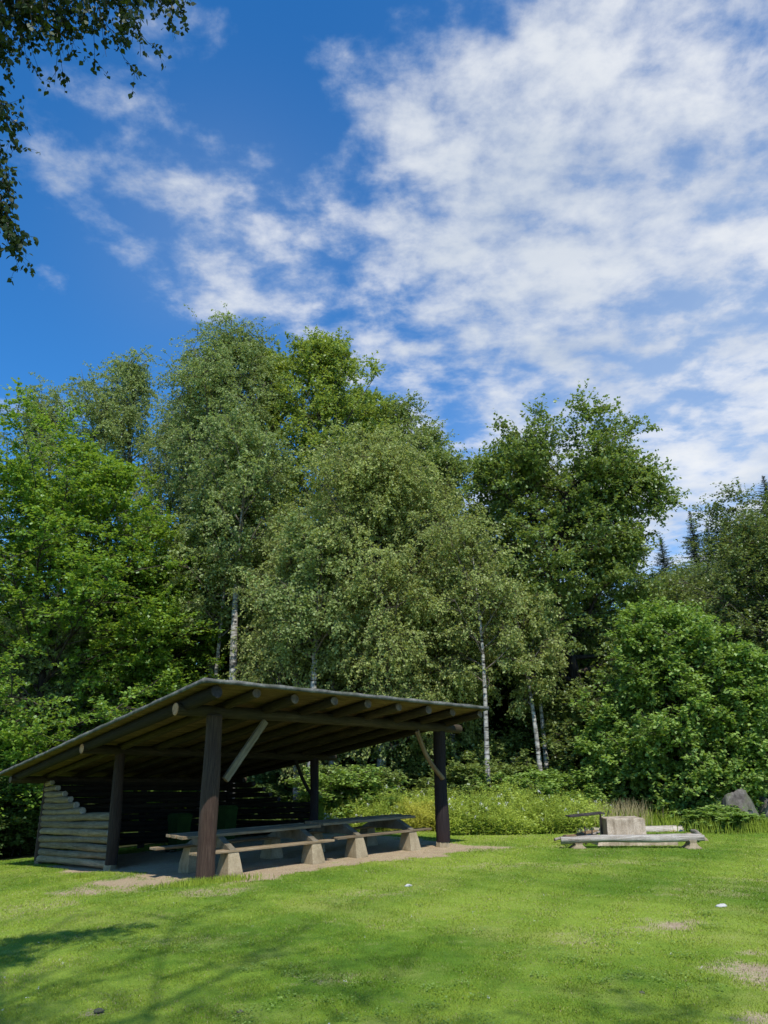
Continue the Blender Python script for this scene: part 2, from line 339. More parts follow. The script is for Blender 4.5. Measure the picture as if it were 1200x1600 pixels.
def make_tree(name, label, cat, base, H, R, kind, seed, crown0=.25, profile=None, n1=34, n2=12, n3=8, nl=18, leaf=.1, lw=.62,
              lean=(0, 0), r0=None, bark='bark_birch', elev=(55, 15), droop=0., flat=.5, upn=.5, group=None, tr_pts=None, sparse=0.,
              l2=.42, l3=.9, lift1=.03, extra=None, stems=1, wood3=True, azim=None, tip=True):
    """trunk > limbs > branches > twigs > leaves, all as real geometry"""
    rng = np.random.default_rng(seed)
    root = empty(name, tuple(base)); tag(root, label, cat, group)
    r0 = r0 or H * .012
    WV, WF, WM, off = [], [], [], 0
    LV, LT = [], []
    def wood(P, Rr, sides, m=0):
        nonlocal off
        v, f = tubes(P, Rr, sides); WV.append(v); WF.append(f + off); off += len(v); WM.append(np.full(len(f), m))
    for st in range(stems):
        # trunk
        k = 14; t = np.linspace(0, 1, k)
        if tr_pts is not None: 
            tp = np.array(tr_pts, float); TP = np.stack([np.interp(t, np.linspace(0, 1, len(tp)), tp[:, c]) for c in range(3)], 1)
        else:
            sx, sy = (0, 0) if stems == 1 else rng.normal(0, R * .12, 2)
            ex, ey = lean if stems == 1 else (lean[0] + rng.normal(0, R * .45), lean[1] + rng.normal(0, R * .35))
            TP = np.stack([sx + ex * t ** 1.3 + .012 * H * np.sin(t * 5 + rng.random() * 6) * t, sy + ey * t ** 1.3 + .01 * H * np.sin(t * 4 + rng.random() * 6) * t, H * t - .25 * (t < .01)], 1)
        TR = r0 * (1 - t) ** .8 / (1 if stems == 1 else 1.5) + .012; TR[0] *= 1.35
        wood(TP[None], TR[None], 9)
        # limbs
        m1 = n1 // stems
        s = crown0 + (1 - crown0) * (np.arange(m1) + rng.random(m1)) / m1; s = np.clip(s, 0, .985)
        az = (np.arange(m1) * 2.39996 + rng.random(m1) * .9 + seed)
        if azim is not None: az = azim(az, rng)
        rel = (s - crown0) / (1 - crown0)
        prof = np.interp(rel, np.linspace(0, 1, len(profile)), profile) if profile else np.sin(np.clip(rel * .85 + .15, 0, 1) * math.pi) ** .6
        ln = R * prof * (.72 + .5 * rng.random(m1))
        el = np.radians(elev[0] * rel + elev[1] * (1 - rel) + rng.normal(0, 7, m1))
        S1, _ = sample(TP[None], np.zeros(m1, int), s)
        D1 = np.stack([np.cos(az) * np.cos(el), np.sin(az) * np.cos(el), np.sin(el)], 1)
        P1 = grow(rng, S1, D1, ln / np.maximum(.5, np.cos(el)), 9, lift1, .07)
        r1 = np.interp(s, t, TR) * .5
        wood(P1, r1[:, None] * np.linspace(1, .15, 9)[None] + .004, 6, 1)
        if extra is not None and st == 0:      # hand-placed limbs: list of point lists
            Pe = np.array([[np.interp(q, np.linspace(0, 1, len(e)), np.array(e)[:, c]) for c in range(3)] for e in extra for q in np.linspace(0, 1, 9)]).reshape(len(extra), 9, 3)
            wood(Pe, np.repeat(np.linspace(.11, .02, 9)[None], len(extra), 0), 6)
            P1 = np.concatenate([P1] + [Pe] * 3); ln = np.concatenate([ln] + [np.linalg.norm(Pe[:, -1] - Pe[:, 0], axis=1) * .5] * 3)
        if tip:                                 # the leader carries branches too
            tpn = sample(TP[None], np.zeros(9, int), np.linspace(max(crown0, .72), 1, 9))[0]
            P1 = np.concatenate([P1, np.repeat(tpn[None], 2, 0)]); ln = np.concatenate([ln, [R * .55] * 2])
        # branches
        i1 = np.repeat(np.arange(len(P1)), n2); s1 = .18 + .82 * rng.random(len(i1)) ** .8
        S2, T2 = sample(P1, i1, s1)
        D2 = side_dirs(rng, T2, np.radians(rng.uniform(28, 70, len(i1))), flat)
        l2n = ln[i1] * l2 * (1.15 - .6 * s1) * rng.uniform(.6, 1.25, len(i1)) + .45
        P2 = grow(rng, S2, D2, l2n, 6, -.03 - droop * .25, .09)
        wood(P2, np.minimum(.03, .009 + l2n * .006)[:, None] * np.linspace(1, .25, 6)[None], 4, 2)
        # twigs
        i2 = np.repeat(np.arange(len(P2)), n3); s2 = .1 + .9 * rng.random(len(i2))
        S3, T3 = sample(P2, i2, s2)
        D3 = side_dirs(rng, T3, np.radians(rng.uniform(20, 75, len(i2))), flat)
        l3n = l3 * rng.uniform(.45, 1.2, len(i2)) * min(1, .3 + R * .2)
        P3 = grow(rng, S3, D3, l3n, 5, -droop, .1)
        if wood3: wood(P3[:, ::2], np.repeat(np.array([[.006, .004, .002]]), len(P3), 0), 3, 2)
        # leaves
        clump = rng.normal(0, .16, len(P2))
        if sparse > 0:
            keep = rng.random(len(P2)) > sparse
        else: keep = np.ones(len(P2), bool)
        i3 = np.repeat(np.arange(len(P3)), nl); i3 = i3[keep[i2[i3]]]; s3 = rng.random(len(i3)) ** .75
        C, T = sample(P3, i3, s3)
        C = C + rng.normal(0, leaf * .35, C.shape)
        ax = unit(T * .5 + rng.normal(0, .7, C.shape) + np.array((0, 0, -.35 - droop)))
        nr = rng.normal(0, 1, C.shape); nr[:, 2] = np.abs(nr[:, 2]) + upn * 2
        sz = leaf * rng.uniform(.65, 1.25, len(C))
        LV.append(leaf_quads(rng, C, ax, unit(nr), sz, sz * lw))
        LT.append(np.clip(.48 + clump[i2[i3]] + rng.normal(0, .13, len(C)), 0, 1))
    V = np.concatenate(WV); F = np.concatenate(WF); CV = np.concatenate(LV)
    if tr_pts is None:                      # the finished tree is exactly H tall
        fz = H / np.percentile(CV[:, 2], 99.97); V[:, 2] *= fz; CV[:, 2] *= fz
    mesh_np('trunk', V, F, 4, [M[bark], M['twig_pale' if bark == 'bark_birch' else bark], M['twig']], root, smooth=True, matidx=np.concatenate(WM))
    leaves_obj('crown', CV, np.concatenate(LT), LM[kind], root)
    return root
def copy_tree(root, loc, rz, sc, label=None, group=None):
    r = root.copy(); COL.objects.link(r); r.location = loc; r.rotation_euler = (0, 0, rz); r.scale = (sc[0], sc[0], sc[1])
    if label: r['label'] = label
    if group: r['group'] = group
    for ch in root.children:
        c = ch.copy(); COL.objects.link(c); c.parent = r
    return r
def mk(px, py_top, Y, name, label, **kw):
    X = at(px, py_top + (1280 - py_top) * .4, Y)[0]; b = np.array((X, Y, float(gz(X, Y)))); H = at(px, py_top, Y)[2] - b[2]
    return make_tree(name, label, 'tree', b, H, **kw)
# ------------------------------------------------------------------ the shelter
TH = math.radians(43.027); TH2 = TH + math.radians(-2.603)
def S(u, v, z): return np.array((-3.349 + u * math.cos(TH) - v * math.sin(TH2), 15.793 + u * math.sin(TH) + v * math.cos(TH2), z - .045 * v - .033 * u))
def SX(u, v, z):                       # same plan position, true height
    p = S(u, v, 0); p[2] = z; return p
def zr(v): return 3.183 - .0877 * v
SB = SX(0, 0, 0)
shelter = empty('picnic_shelter', tuple(SB)); tag(shelter, 'open log picnic shelter with a low sloping felt roof on dark round posts', 'shelter')
def L_(u, v, z): return S(u, v, z) - SB
# posts
def post(u, v, r, ztop, mat, sides=14, foot=True, square=False):
    b = MB(); p = S(u, v, ztop) - SB; q = SX(u, v, float(gz(*S(u, v, 0)[:2]))) - SB
    q[2] += .10 if foot else -.1
    b.log(q, p, r * 1.06, r * .95, sides, 14, .012, .045, 0, 1)
    o = b.build('post', [M[mat], M['end_dark']], shelter)
    if foot:
        f = MB(); c = q.copy(); s = r * .92
        V = []
        for z, k in ((-.22, 1.25), (-.02, 1.2), (.03, 1.0)):
            for a in range(8):
                th = a * math.pi / 4 + .3; V.append(c + np.array((math.cos(th) * s * k * rnd.uniform(.9, 1.1), math.sin(th) * s * k * rnd.uniform(.9, 1.1), z)))
        F = [(i * 8 + j, i * 8 + (j + 1) % 8, i * 8 + 8 + (j + 1) % 8, i * 8 + 8 + j) for i in range(2) for j in range(8)] + [tuple(range(16, 24))]
        f.add(V, F); f.build('footing', M['concrete'], o)
    return o
tag(post(-.27, -.26, .172, 2.84, 'red_post', 16, foot=False), 'thick red-brown front post')
tag(post(6.22, -.12, .152, 2.84, 'black_post'), 'dark front post on a pale footing')
tag(post(.0, 4.84, .135, 2.46, 'red_post'), 'red-brown post at the end of the side wall')
post(5.92, 4.82, .125, 2.46, 'black_post')
post(.0, 10.0, .105, 2.0, 'red_post'); post(6.1, 10.0, .11, 2.0, 'black_post', foot=False); post(3.05, 10.08, .1, 2.0, 'black_post', foot=False)
# beams
def beam(u0, u1, v, z, r, mat='rafter', ends=('end_fresh', 'end_dark')):
    b = MB(); b.log(L_(u0, v, z), L_(u1, v, z), r, r * .92, 16, 18, .012, .04, 0, 1)
    o = b.build('beam', [M[mat], M[ends[0]], M[ends[1]]], shelter)
    n = len(o.data.polygons); mi = np.zeros(n, np.int32); o.data.polygons.foreach_get('material_index', mi)
    e = np.where(mi == 1)[0]; mi[e[len(e) // 2:]] = 2; o.data.polygons.foreach_set('material_index', mi); return o
beam(-1.06, 6.90, -.18, 2.93, .118)
beam(-.97, 6.68, 4.82, 2.53, .112)
beam(-1.03, 6.7, 10.0, 2.06, .10, ends=('end_old', 'end_dark'))
# rafters
RU = [-.86, -.0, .93, 1.88, 2.8, 3.72, 4.62, 5.5, 6.38]
for i, u in enumerate(RU):
    b = MB(); r = .118 if i == 0 else rnd.uniform(.084, .098)
    v0 = -1.36 + rnd.uniform(-.06, .05)
    b.log(L_(u, v0, zr(v0) - .066 - r), L_(u + rnd.uniform(-.03, .03), 10.5, zr(10.5) - .066 - r * .9), r, r * .9, 14, 20, .010, .035, 0, 1)
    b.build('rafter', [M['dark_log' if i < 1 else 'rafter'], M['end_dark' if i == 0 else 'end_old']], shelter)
# braces
b = MB(); p, q = L_(.02, -.27, 1.66), L_(.93, -.22, 2.80); d = unit(q - p); w = unit(np.cross(d, L_(0, -1, 0) - L_(0, 0, 0))) * .13
b.box(p - w / 2, q - p, w, unit(L_(0, -1, 0) - L_(0, 0, 0)) * .09, bev=.006); o = b.build('brace', M['grey_plank'], shelter); tag(o, 'pale sawn diagonal brace')
b = MB(); b.log(L_(6.16, -.24, 1.72), L_(5.33, -.22, 2.80), .062, .055, 12, 8, .02, .06, bow=.05); o = b.build('brace', [M['brown_log'], M['end_old']], shelter); tag(o, 'round bent brown diagonal brace')
b = MB(); b.log(L_(5.86, 4.9, 1.5), L_(5.2, 4.85, 2.45), .05, .05, 10, 8, .02, .06); b.build('brace', [M['dark_log'], M['end_dark']], shelter)
# deck boards and felt
b = MB(); v = -1.50; k = 0
e_u = L_(1, 0, 0) - L_(0, 0, 0)
while v < 10.62:
    w = rnd.uniform(.125, .15); cuts = [-1.16, rnd.uniform(1.2, 4.5), 6.50]
    for a, c in zip(cuts[:-1], cuts[1:]):
        O = L_(a, v, zr(v) - .062); A = L_(c - .003, v, zr(v) - .062) - O; B = L_(a, v + w - .004, zr(v + w) - .062) - O
        b.box(O, A, B, np.array((0, 0, .025 + rnd.uniform(-.002, .002))))
    v += w
b.build('roof_boards', M['board'], shelter)
nu, nv = 60, 90; U = np.linspace(-1.21, 6.56, nu); Vv = np.linspace(-1.56, 10.68, nv)
rg = np.random.default_rng(5); top = np.zeros((nu, nv, 3)); bot = top.copy()
for i, u in enumerate(U):
    for j, v in enumerate(Vv):
        eu = rg.uniform(-.008, .008) if i in (0, nu - 1) else 0; ev = rg.uniform(-.008, .008) if j in (0, nv - 1) else 0
        h = .006 * math.sin(u * 7 + v) + .006 * math.sin(v * 6.3); lip = -.012 if (i in (0, nu - 1) or j in (0, nv - 1)) else 0
        top[i, j] = L_(u + eu, v + ev, zr(v) + h + lip + .008); bot[i, j] = L_(u + eu, v + ev, zr(v) - (.034 if lip == 0 else .082) + rg.uniform(0, .006) * (lip != 0))
VV = np.concatenate([top.reshape(-1, 3), bot.reshape(-1, 3)]); F = []; o_ = nu * nv
for i in range(nu - 1):
    for j in range(nv - 1):
        a, b_, c, d = i * nv + j, (i + 1) * nv + j, (i + 1) * nv + j + 1, i * nv + j + 1
        F += [(a, b_, c, d), (o_ + d, o_ + c, o_ + b_, o_ + a)]
for i in range(nu - 1):
    for j, s in ((0, 1), (nv - 1, -1)):
        a, b_ = i * nv + j, (i + 1) * nv + j; F.append((a, o_ + a, o_ + b_, b_)[::s])
for j in range(nv - 1):
    for i, s in ((0, -1), (nu - 1, 1)):
        a, b_ = i * nv + j, i * nv + j + 1; F.append((a, o_ + a, o_ + b_, b_)[::s])
mesh_np('roof_felt', VV, np.array(F), 4, M['felt'], shelter)
# walls of stacked logs
def wall_log(b, u0, v0, u1, v1, z, r, end=1):
    b.log(L_(u0, v0, z + rnd.uniform(-.008, .008)), L_(u1, v1, z + rnd.uniform(-.008, .008)), r * rnd.uniform(.88, 1.08), r * rnd.uniform(.88, 1.08), 12, 16, .014, .07, 0, end)
b = MB()
for i in range(7): wall_log(b, .0 - .0, 4.99, 0, 10.1, -.02 + .174 * i, .088)
for i, ve in enumerate((6.95, 7.5, 7.95, 8.45, 9.02, 9.6)): wall_log(b, 0, ve + .0, 0, 10.1, 1.02 + .155 * (i + 1), .079)
tag(b.build('side_wall', [M['grey_log'], M['end_grey']], shelter), 'side wall of weathered grey logs stepping up to the back')
b = MB()
for i in range(7): wall_log(b, 6.02, 4.96, 6.02, 10.0, .25 + .165 * i, .077)
for i, ve in enumerate((6.8, 7.3, 7.7, 8.3, 9.0)): wall_log(b, 6.02, ve, 6.02, 10.0, 1.24 + .16 * (i + 1), .074)
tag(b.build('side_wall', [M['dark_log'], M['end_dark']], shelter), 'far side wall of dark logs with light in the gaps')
b = MB()
for i in range(11): wall_log(b, .05, 10.0, 6.05, 10.0, .30 + .168 * i, .086)
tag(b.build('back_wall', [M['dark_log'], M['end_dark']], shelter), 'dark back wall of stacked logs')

# ------------------------------------------------------------------ picnic tables
def picnic_table(u0, u1, sup, label, seed, dv=0., dz=0.):
    rr = random.Random(seed); B0 = SX((u0 + u1) / 2, .75, 0); B0[2] = float(gz(B0[0], B0[1]))
    t = empty('picnic_table', tuple(B0)); tag(t, label, 'picnic table', 'long picnic tables under the shelter roof')
    P = lambda u, v, z: SX(u, v + dv, z + (dz if z > .1 else 0)) - B0
    TOP = .665; BE = .40
    b = MB()
    for i in range(5):
        v = .35 + i * .165; a, c = u0 + rr.uniform(-.05, .06), u1 + rr.uniform(-.03, .01)
        O = P(a, v, TOP - .055 + rr.uniform(-.004, .004)); b.box(O, P(c, v, TOP - .055) - O + np.array((0, 0, rr.uniform(-.006, .01))), P(a, v + .158, TOP - .055) - P(a, v, TOP - .055), (0, 0, .055), bev=.005)
    b.build('table_top', M['grey_plank'], t)
    for vb in (-.17, 1.38):
        b = MB()
        for i in range(2):
            v = vb + i * .155; a, c = u0 + rr.uniform(-.06, .06) - (.12 if vb > 1 else .0), u1 + rr.uniform(-.02, .04)
            O = P(a, v, BE - .042); b.box(O, P(c, v, BE - .042) - O + np.array((0, 0, rr.uniform(-.004, .006))), P(a, v + .147, BE) - P(a, v, BE), (0, 0, .042), bev=.005)
        b.build('bench_seat', M['grey_plank'], t)
    for us in sup:
        b = MB()
        prof = [(-.16, BE + .003), (1.68, BE + .003), (1.60, BE + .035), (1.16, TOP - .058), (.36, TOP - .058), (-.08, BE + .035)]
        n = len(prof); w = .07
        V = [P(us - w, v, z) for v, z in prof] + [P(us + w, v, z) for v, z in prof]
        F = [tuple(range(n)), tuple(range(2 * n - 1, n - 1, -1))] + [(i, n + i, n + (i + 1) % n, (i + 1) % n) for i in range(n)]
        b.add(V, F, [(v * 1., z, us) for v, z in prof] * 2); b.build('trestle', M['shaded_concrete'], t)
        for vc, sg in ((-.02, -1), (1.53, 1)):
            b = MB(); g = float(gz(*SX(us, vc, 0)[:2])) - .06
            V = []
            for z, hu, va, vbb in ((g, .17, -.25, .20), (.02, .165, -.235, .19), (.20, .14, -.185, .165), (BE - .044, .115, -.135, .14)):
                for (a, c) in ((-1, va), (1, va), (1, vbb), (-1, vbb)):
                    V.append(P(us + a * hu, vc + (c if sg < 0 else -c), z) + np.array((rr.uniform(-1, 1), rr.uniform(-1, 1), 0)) * .004)
            F = [(i * 4 + j, i * 4 + (j + 1) % 4, i * 4 + 4 + (j + 1) % 4, i * 4 + 4 + j) for i in range(3) for j in range(4)] + [(12, 13, 14, 15)]
            if sg > 0: F = [f[::-1] for f in F]
            b.add(V, F); b.build('leg', M['concrete'], t)
    return t
picnic_table(-.45, 2.86, (.36, 2.36), 'longer weathered plank table beside the thick red-brown front post', 3)
picnic_table(3.0, 5.86, (3.60, 5.25), 'shorter weathered plank table beside the dark far front post', 4, .07, .025)

# ------------------------------------------------------------------ waste bins inside the shelter
def waste_bin(px, Y, label, w=.46, h=.98):
    B0 = stand(px, Y); B0[2] -= .03; t = empty('waste_bin', tuple(B0)); tag(t, label, 'waste bin', 'green bins in the dark of the shelter'); t.rotation_euler = (0, 0, TH + .1)
    def frust(name, lv, mat, par):
        b = MB(); V = [((-1) ** (j in (0, 3)) * hx, (-1 if j < 2 else 1) * hy, z) for z, hx, hy in lv for j in range(4)]
        F = [(i * 4 + j, i * 4 + (j + 1) % 4, i * 4 + 4 + (j + 1) % 4, i * 4 + 4 + j) for i in range(len(lv) - 1) for j in range(4)] + [(3, 2, 1, 0), tuple(range(len(lv) * 4 - 4, len(lv) * 4))]
        b.add(V, F); return b.build(name, mat, par)
    frust('body', [(.06, w * .40, w * .42), (h * .8, w * .48, w * .50), (h * .8, w * .5, w * .52), (h * .9, w * .5, w * .52)], M['bin'], t)
    frust('lid', [(h * .903, w * .52, w * .55), (h * .93, w * .52, w * .55), (h, w * .42, w * .44)], M['bin'], t)
    for s in (-1, 1):
        b = MB(); b.log((s * w * .36, w * .44, .09), (s * w * .46, w * .44, .09), .09, sides=14, k=3, bump=0, wob=0); b.build('wheel', [M['bin_dark'], M['bin_dark']], t)
waste_bin(281, 22.6, 'dark green bin left of the thick front post, behind the table')
waste_bin(354, 23.0, 'dark green bin showing just right of the thick front post', .42, 1.02)

# ------------------------------------------------------------------ fire place
def Yfor(px, py, z):
    d = ray(px, py); return (z - CAMH) / d[2] * d[1]
fp = empty('fire_place', tuple(stand(973, 20.4))); tag(fp, 'pinkish concrete fire block with a grill plate inside the ring of log benches', 'fire place')
FB = np.array(fp.location)
def slab(name, c, hx, hy, z0, z1, rot, mat, par, top=.97, seg=6):
    b = MB(); V = []; ca, sa = math.cos(rot), math.sin(rot)
    lv = [(z0, 1), (z0 * .5 + z1 * .5, 1 - (1 - top) * .5), (z1 - .02, top), (z1, top - .03)]
    ring = [(-1 + 2 * i / seg, -1) for i in range(seg)] + [(1, -1 + 2 * i / seg) for i in range(seg)] + [(1 - 2 * i / seg, 1) for i in range(seg)] + [(-1, 1 - 2 * i / seg) for i in range(seg)]
    n = len(ring)
    for z, k in lv:
        for x, y in ring:
            x2 = x * hx * k * rnd.uniform(.985, 1.01); y2 = y * hy * k * rnd.uniform(.985, 1.01)
            V.append((c[0] + x2 * ca - y2 * sa, c[1] + x2 * sa + y2 * ca, z + rnd.uniform(-.006, .006)))
    F = [(i * n + j, i * n + (j + 1) % n, i * n + n + (j + 1) % n, i * n + n + j) for i in range(3) for j in range(n)] + [tuple(range(3 * n, 4 * n))]
    b.add(V, F); return b.build(name, mat, par)
pb = at(973, 1300, 20.4) - FB
slab('block', (pb[0], 0, 0), .475, .42, -.1, .54, -.03, M['pink_concrete'], fp, .95)
slab('base_slab', (pb[0] + .02, -.30, 0), .93, .85, -.1, .10, -.02, M['pink_concrete'], fp, .98)
b = MB(); c = at(914, 1273, 20.3) - FB
b.box(c + np.array((-.43, -.28, -.04)), (.86, 0, .07), (0, .55, 0), (0, 0, .022)); g = b.build('grill_plate', M['iron'], fp)
b = MB(); b.log((c[0] + .44, .15, -.1), (c[0] + .44, .15, c[2] + .03), .022, sides=8, k=4, bump=0, wob=0)
b.build('grill_pole', [M['iron'], M['iron']], fp)
for px, py0, py1, Y in ((913, 1310, 1291, 19.6), (924, 1306, 1293, 19.9)):
    b = MB(); a = at(px, py1, Y) - FB; b.log((a[0], a[1], -.05), (a[0] + .01, a[1], a[2]), .016, sides=8, k=4, bump=0, wob=0.003); b.build('iron_rod', [M['iron'], M['iron']], fp)

def log_bench(p0, p1, r, sup, mat, ends, label, rot_leg, two=True):
    mid = (p0 + p1) / 2; B0 = np.array((mid[0], mid[1], 0.)); t = empty('log_bench', tuple(B0)); tag(t, label, 'log bench', 'log benches round the fire place')
    b = MB(); b.log(p0 - B0, p1 - B0, r, r * .92, 14, 22, .018, .13); o = b.build('seat_log', [M[mat], M[ends]], t)
    if two:
        off = unit(np.cross(p1 - p0, (0, 0, 1))) * -r * 1.95
        b = MB(); b.log(p0 - B0 + off + (p1 - p0) * .01, p1 - B0 + off - (p1 - p0) * .012, r * .9, r * .95, 14, 22, .018, .13); b.build('seat_log', [M[mat], M[ends]], t)
    ca, sa = math.cos(rot_leg), math.sin(rot_leg)
    for s in sup:
        c = p0 + (p1 - p0) * s - B0; top = c[2] - r * .75
        b = MB(); V = []
        for z, hx, hy in ((-.06, .19, .22), (.015, .16, .20), (.06, .10, .17), (top * .5 + .03, .07, .14), (top, .085, .14)):
            for x, y in ((-1, -1), (1, -1), (1, 1), (-1, 1)): V.append((c[0] + x * hx * ca - y * hy * sa, c[1] + r * .9 + x * hx * sa + y * hy * ca, z))
        F = [(i * 4 + j, i * 4 + (j + 1) % 4, i * 4 + 4 + (j + 1) % 4, i * 4 + 4 + j) for i in range(4) for j in range(4)] + [(16, 17, 18, 19)]
        b.add(V, F); b.build('leg', M['concrete'], t)
    return t
fl, fr = at(877, 1314.5, 19.0), at(1100, 1308, 18.6)
log_bench(fl, fr, .072, (.12, .915), 'silver_log', 'end_grey', 'long silvery log bench nearest the lawn, in front of the fire block', 0)
yb = 22.7
bl, br = at(901, 1299.5, yb), at(1071, 1297, yb)
log_bench(bl, br, .10, (.1, .85), 'silver_log', 'end_grey', 'silvery log bench behind the concrete fire block', 0)
log_bench(at(881, 1307, 19.7), at(934, 1301, 21.9), .055, (.2, .8), 'brown_log', 'end_old', 'brown bark-covered log bench left of the fire block', 1.2, False)
log_bench(at(1094, 1304, 19.9), at(1083, 1300, yb - .9), .06, (.25, .8), 'silver_log', 'end_grey', 'short end-on log bench right of the fire block', 1.4, False)

# ------------------------------------------------------------------ boulders and stones
def boulder(name, c, r, seed, mat, label, cat, group=None, seg=40, rough=.30):
    rg = np.random.default_rng(seed); V = []; ns = seg; nr = seg // 2
    PN = unit(rg.normal(0, 1, (20, 3))); PH = rg.uniform(.72, 1.02, 20)
    K = rg.normal(0, 1, (9, 3)) * 1.6; ph = rg.uniform(0, 6.28, 9); am = rg.uniform(.2, 1, 9)
    for i in range(nr + 1):
        for j in range(ns):
            th = math.pi * i / nr; p = 2 * math.pi * j / ns; d = np.array((math.sin(th) * math.cos(p), math.sin(th) * math.sin(p), math.cos(th)))
            q = float(np.min(np.where(PN @ d > .05, PH / np.maximum(PN @ d, .05), 9.))); q = min(q, 1.15) * (1 + rough * .25 * float((am * np.sin(K @ d * 1.5 + ph)).sum()) / 4 + rough * .12 * float(np.sin(K @ d * 6 + ph).sum()) / 3)
            V.append((d[0] * r[0] * q, d[1] * r[1] * q, d[2] * r[2] * q))
    F = [(i * ns + j, i * ns + (j + 1) % ns, (i + 1) * ns + (j + 1) % ns, (i + 1) * ns + j)[::-1] for i in range(nr) for j in range(ns)]
    o = mesh_np(name, np.array(V), np.array(F), 4, M[mat], smooth=True); o.location = c
    o.data.polygons.foreach_set('use_smooth', np.ones(len(o.data.polygons), bool)); tag(o, label, cat, group); return o
c = stand(1156, 23.2); c[2] += .28; boulder('boulder', tuple(c), (.52, .5, .72), 46, 'stone', 'tall grey boulder half covered in moss at the right edge of the bush', 'boulder')
# loose firewood by the left bench
for i, (a, c_, r, lab) in enumerate((((866, 1308, 20.3), (905, 1304, 20.9), .03, 'thin pale branch on the grass at the left of the fire place'), ((884, 1311, 19.5), (925, 1306, 20.1), .035, 'short brown log lying between the left bench and the front bench'), ((905, 1306, 20.6), (943, 1303, 21.2), .032, 'grey stick leaning on the fire block'))):
    p, q = at(*a), at(*c_); p[2] = .04 + r; q[2] = .05 + r + .05 * i
    b = MB(); b.log(p, q, r, r * .8, 10, 10, .02, .1); o = b.build('firewood_log', [M['brown_log' if i == 1 else 'silver_log'], M['end_old']]); tag(o, lab, 'firewood')
c = stand(1203, 24.5); c[2] += .2; boulder('boulder', tuple(c), (.5, .5, .6), 8, 'stone', 'smaller shaded boulder at the right end of the lawn', 'boulder')
# ------------------------------------------------------------------ trees
RP = [.35, .7, .95, 1, .97, .9, .78, .6, .35]
# the big green maple on the left, standing behind the shelter's open left side
mk(84, 655, 30.5, 'maple_tree', 'broad bright green maple on the left, crown reaching down behind the shelter roof', kind='maple', seed=3, R=5.3, crown0=.13, profile=[.75, .95, 1, 1, .98, .93, .84, .68, .42], n1=74, n2=13, n3=8, nl=18,
   leaf=.155, lw=.72, elev=(62, -4), flat=.45, upn=1.0, bark='bark_dark', l3=.8)
mk(240, 835, 32.5, 'maple_tree', 'smaller bright green maple whose crown hangs over the peak of the shelter roof', kind='maple', seed=5, R=3.4, crown0=.14, profile=[.75, .95, 1, 1, .95, .9, .75, .55, .3], n1=50, n2=12, n3=8, nl=18,
   leaf=.15, lw=.72, elev=(58, -6), flat=.45, upn=1.0, bark='bark_dark', l3=.8)
BK = dict(kind='birch', leaf=.108, lw=.66, droop=.30, flat=.9, upn=.15, l3=1.15, elev=(70, 36), n2=11, n3=8, nl=22)
mk(62, 600, 37, 'birch_tree', 'birch crown with two rounded tops rising behind the bright green maple', seed=7, R=2.9, crown0=.3, profile=[.5, .9, 1, .95, .9, .85, .75, .6, .4], n1=40, stems=2, **BK)
mk(190, 556, 38, 'birch_tree', 'slender thin-leaved birch standing apart between the maple and the tallest birch', seed=9, R=2.2, crown0=.2, profile=[.8, 1, 1, .9, .8, .75, .7, .6, .3], n1=36, sparse=.15, **BK)
mk(342, 500, 34, 'birch_tree', 'tallest grey-green birch with a broad crown, above the shelter peak', seed=12, R=3.05, crown0=.40, profile=[.7, .85, .95, 1, 1, .95, .85, .65, .35], n1=66, **BK)
mk(276, 620, 37, 'birch_tree', 'grey-green birch filling in left of the tallest birch', seed=14, R=2.3, crown0=.15, profile=RP, n1=40, sparse=.1, **BK)
AS = dict(kind='aspen', leaf=.13, lw=.75, droop=.05, flat=.7, upn=.4, l3=.9, bark='bark_grey', elev=(66, 28), n2=11, n3=8, nl=16)
mk(420, 548, 37, 'aspen_tree', 'yellow-green tree squeezed between the tallest birch and its right neighbour', seed=17, R=2.0, crown0=.25, profile=RP, n1=42, **AS)
mk(505, 516, 35, 'aspen_tree', 'tall yellow-green aspen with a ragged top above the middle of the roof', seed=21, R=2.7, crown0=.25, profile=[.6, .85, 1, 1, .95, .9, .78, .55, .25], n1=56, **AS)
mk(566, 590, 38, 'aspen_tree', 'yellow-green tree right of the tall ragged aspen', seed=23, R=2.3, crown0=.3, profile=RP, n1=36, **AS)
mk(640, 618, 38, 'aspen_tree', 'round-topped green tree showing over the weeping birch', seed=25, R=2.9, crown0=.2, profile=RP, n1=44, **{**AS, 'kind': 'willow'})
mk(697, 690, 36, 'aspen_tree', 'green tree on the right flank of the weeping birch', seed=27, R=2.4, crown0=.12, profile=RP, n1=44, **{**AS, 'kind': 'willow'})
WB = {**BK, 'kind': 'birch2', 'droop': .38, 'l3': 1.5, 'elev': (66, 30), 'n3': 9, 'nl': 25}
mk(592, 668, 29, 'weeping_birch', 'broad weeping birch with hanging olive branches, behind the right half of the roof', seed=31, R=2.75, crown0=.18, profile=[.6, .85, 1, 1, .98, .9, .8, .62, .38], n1=64, **WB)
mk(468, 790, 29.5, 'weeping_birch', 'weeping birch with hanging olive branches, left of the broadest one', seed=33, R=1.9, crown0=.2, profile=RP, n1=40, **{**WB, 'nl': 15})
mk(700, 800, 30, 'weeping_birch', 'low weeping birch beside the thin white trunk at the roof end', seed=35, R=1.5, crown0=.25, profile=RP, n1=36, **{**WB, 'nl': 15})
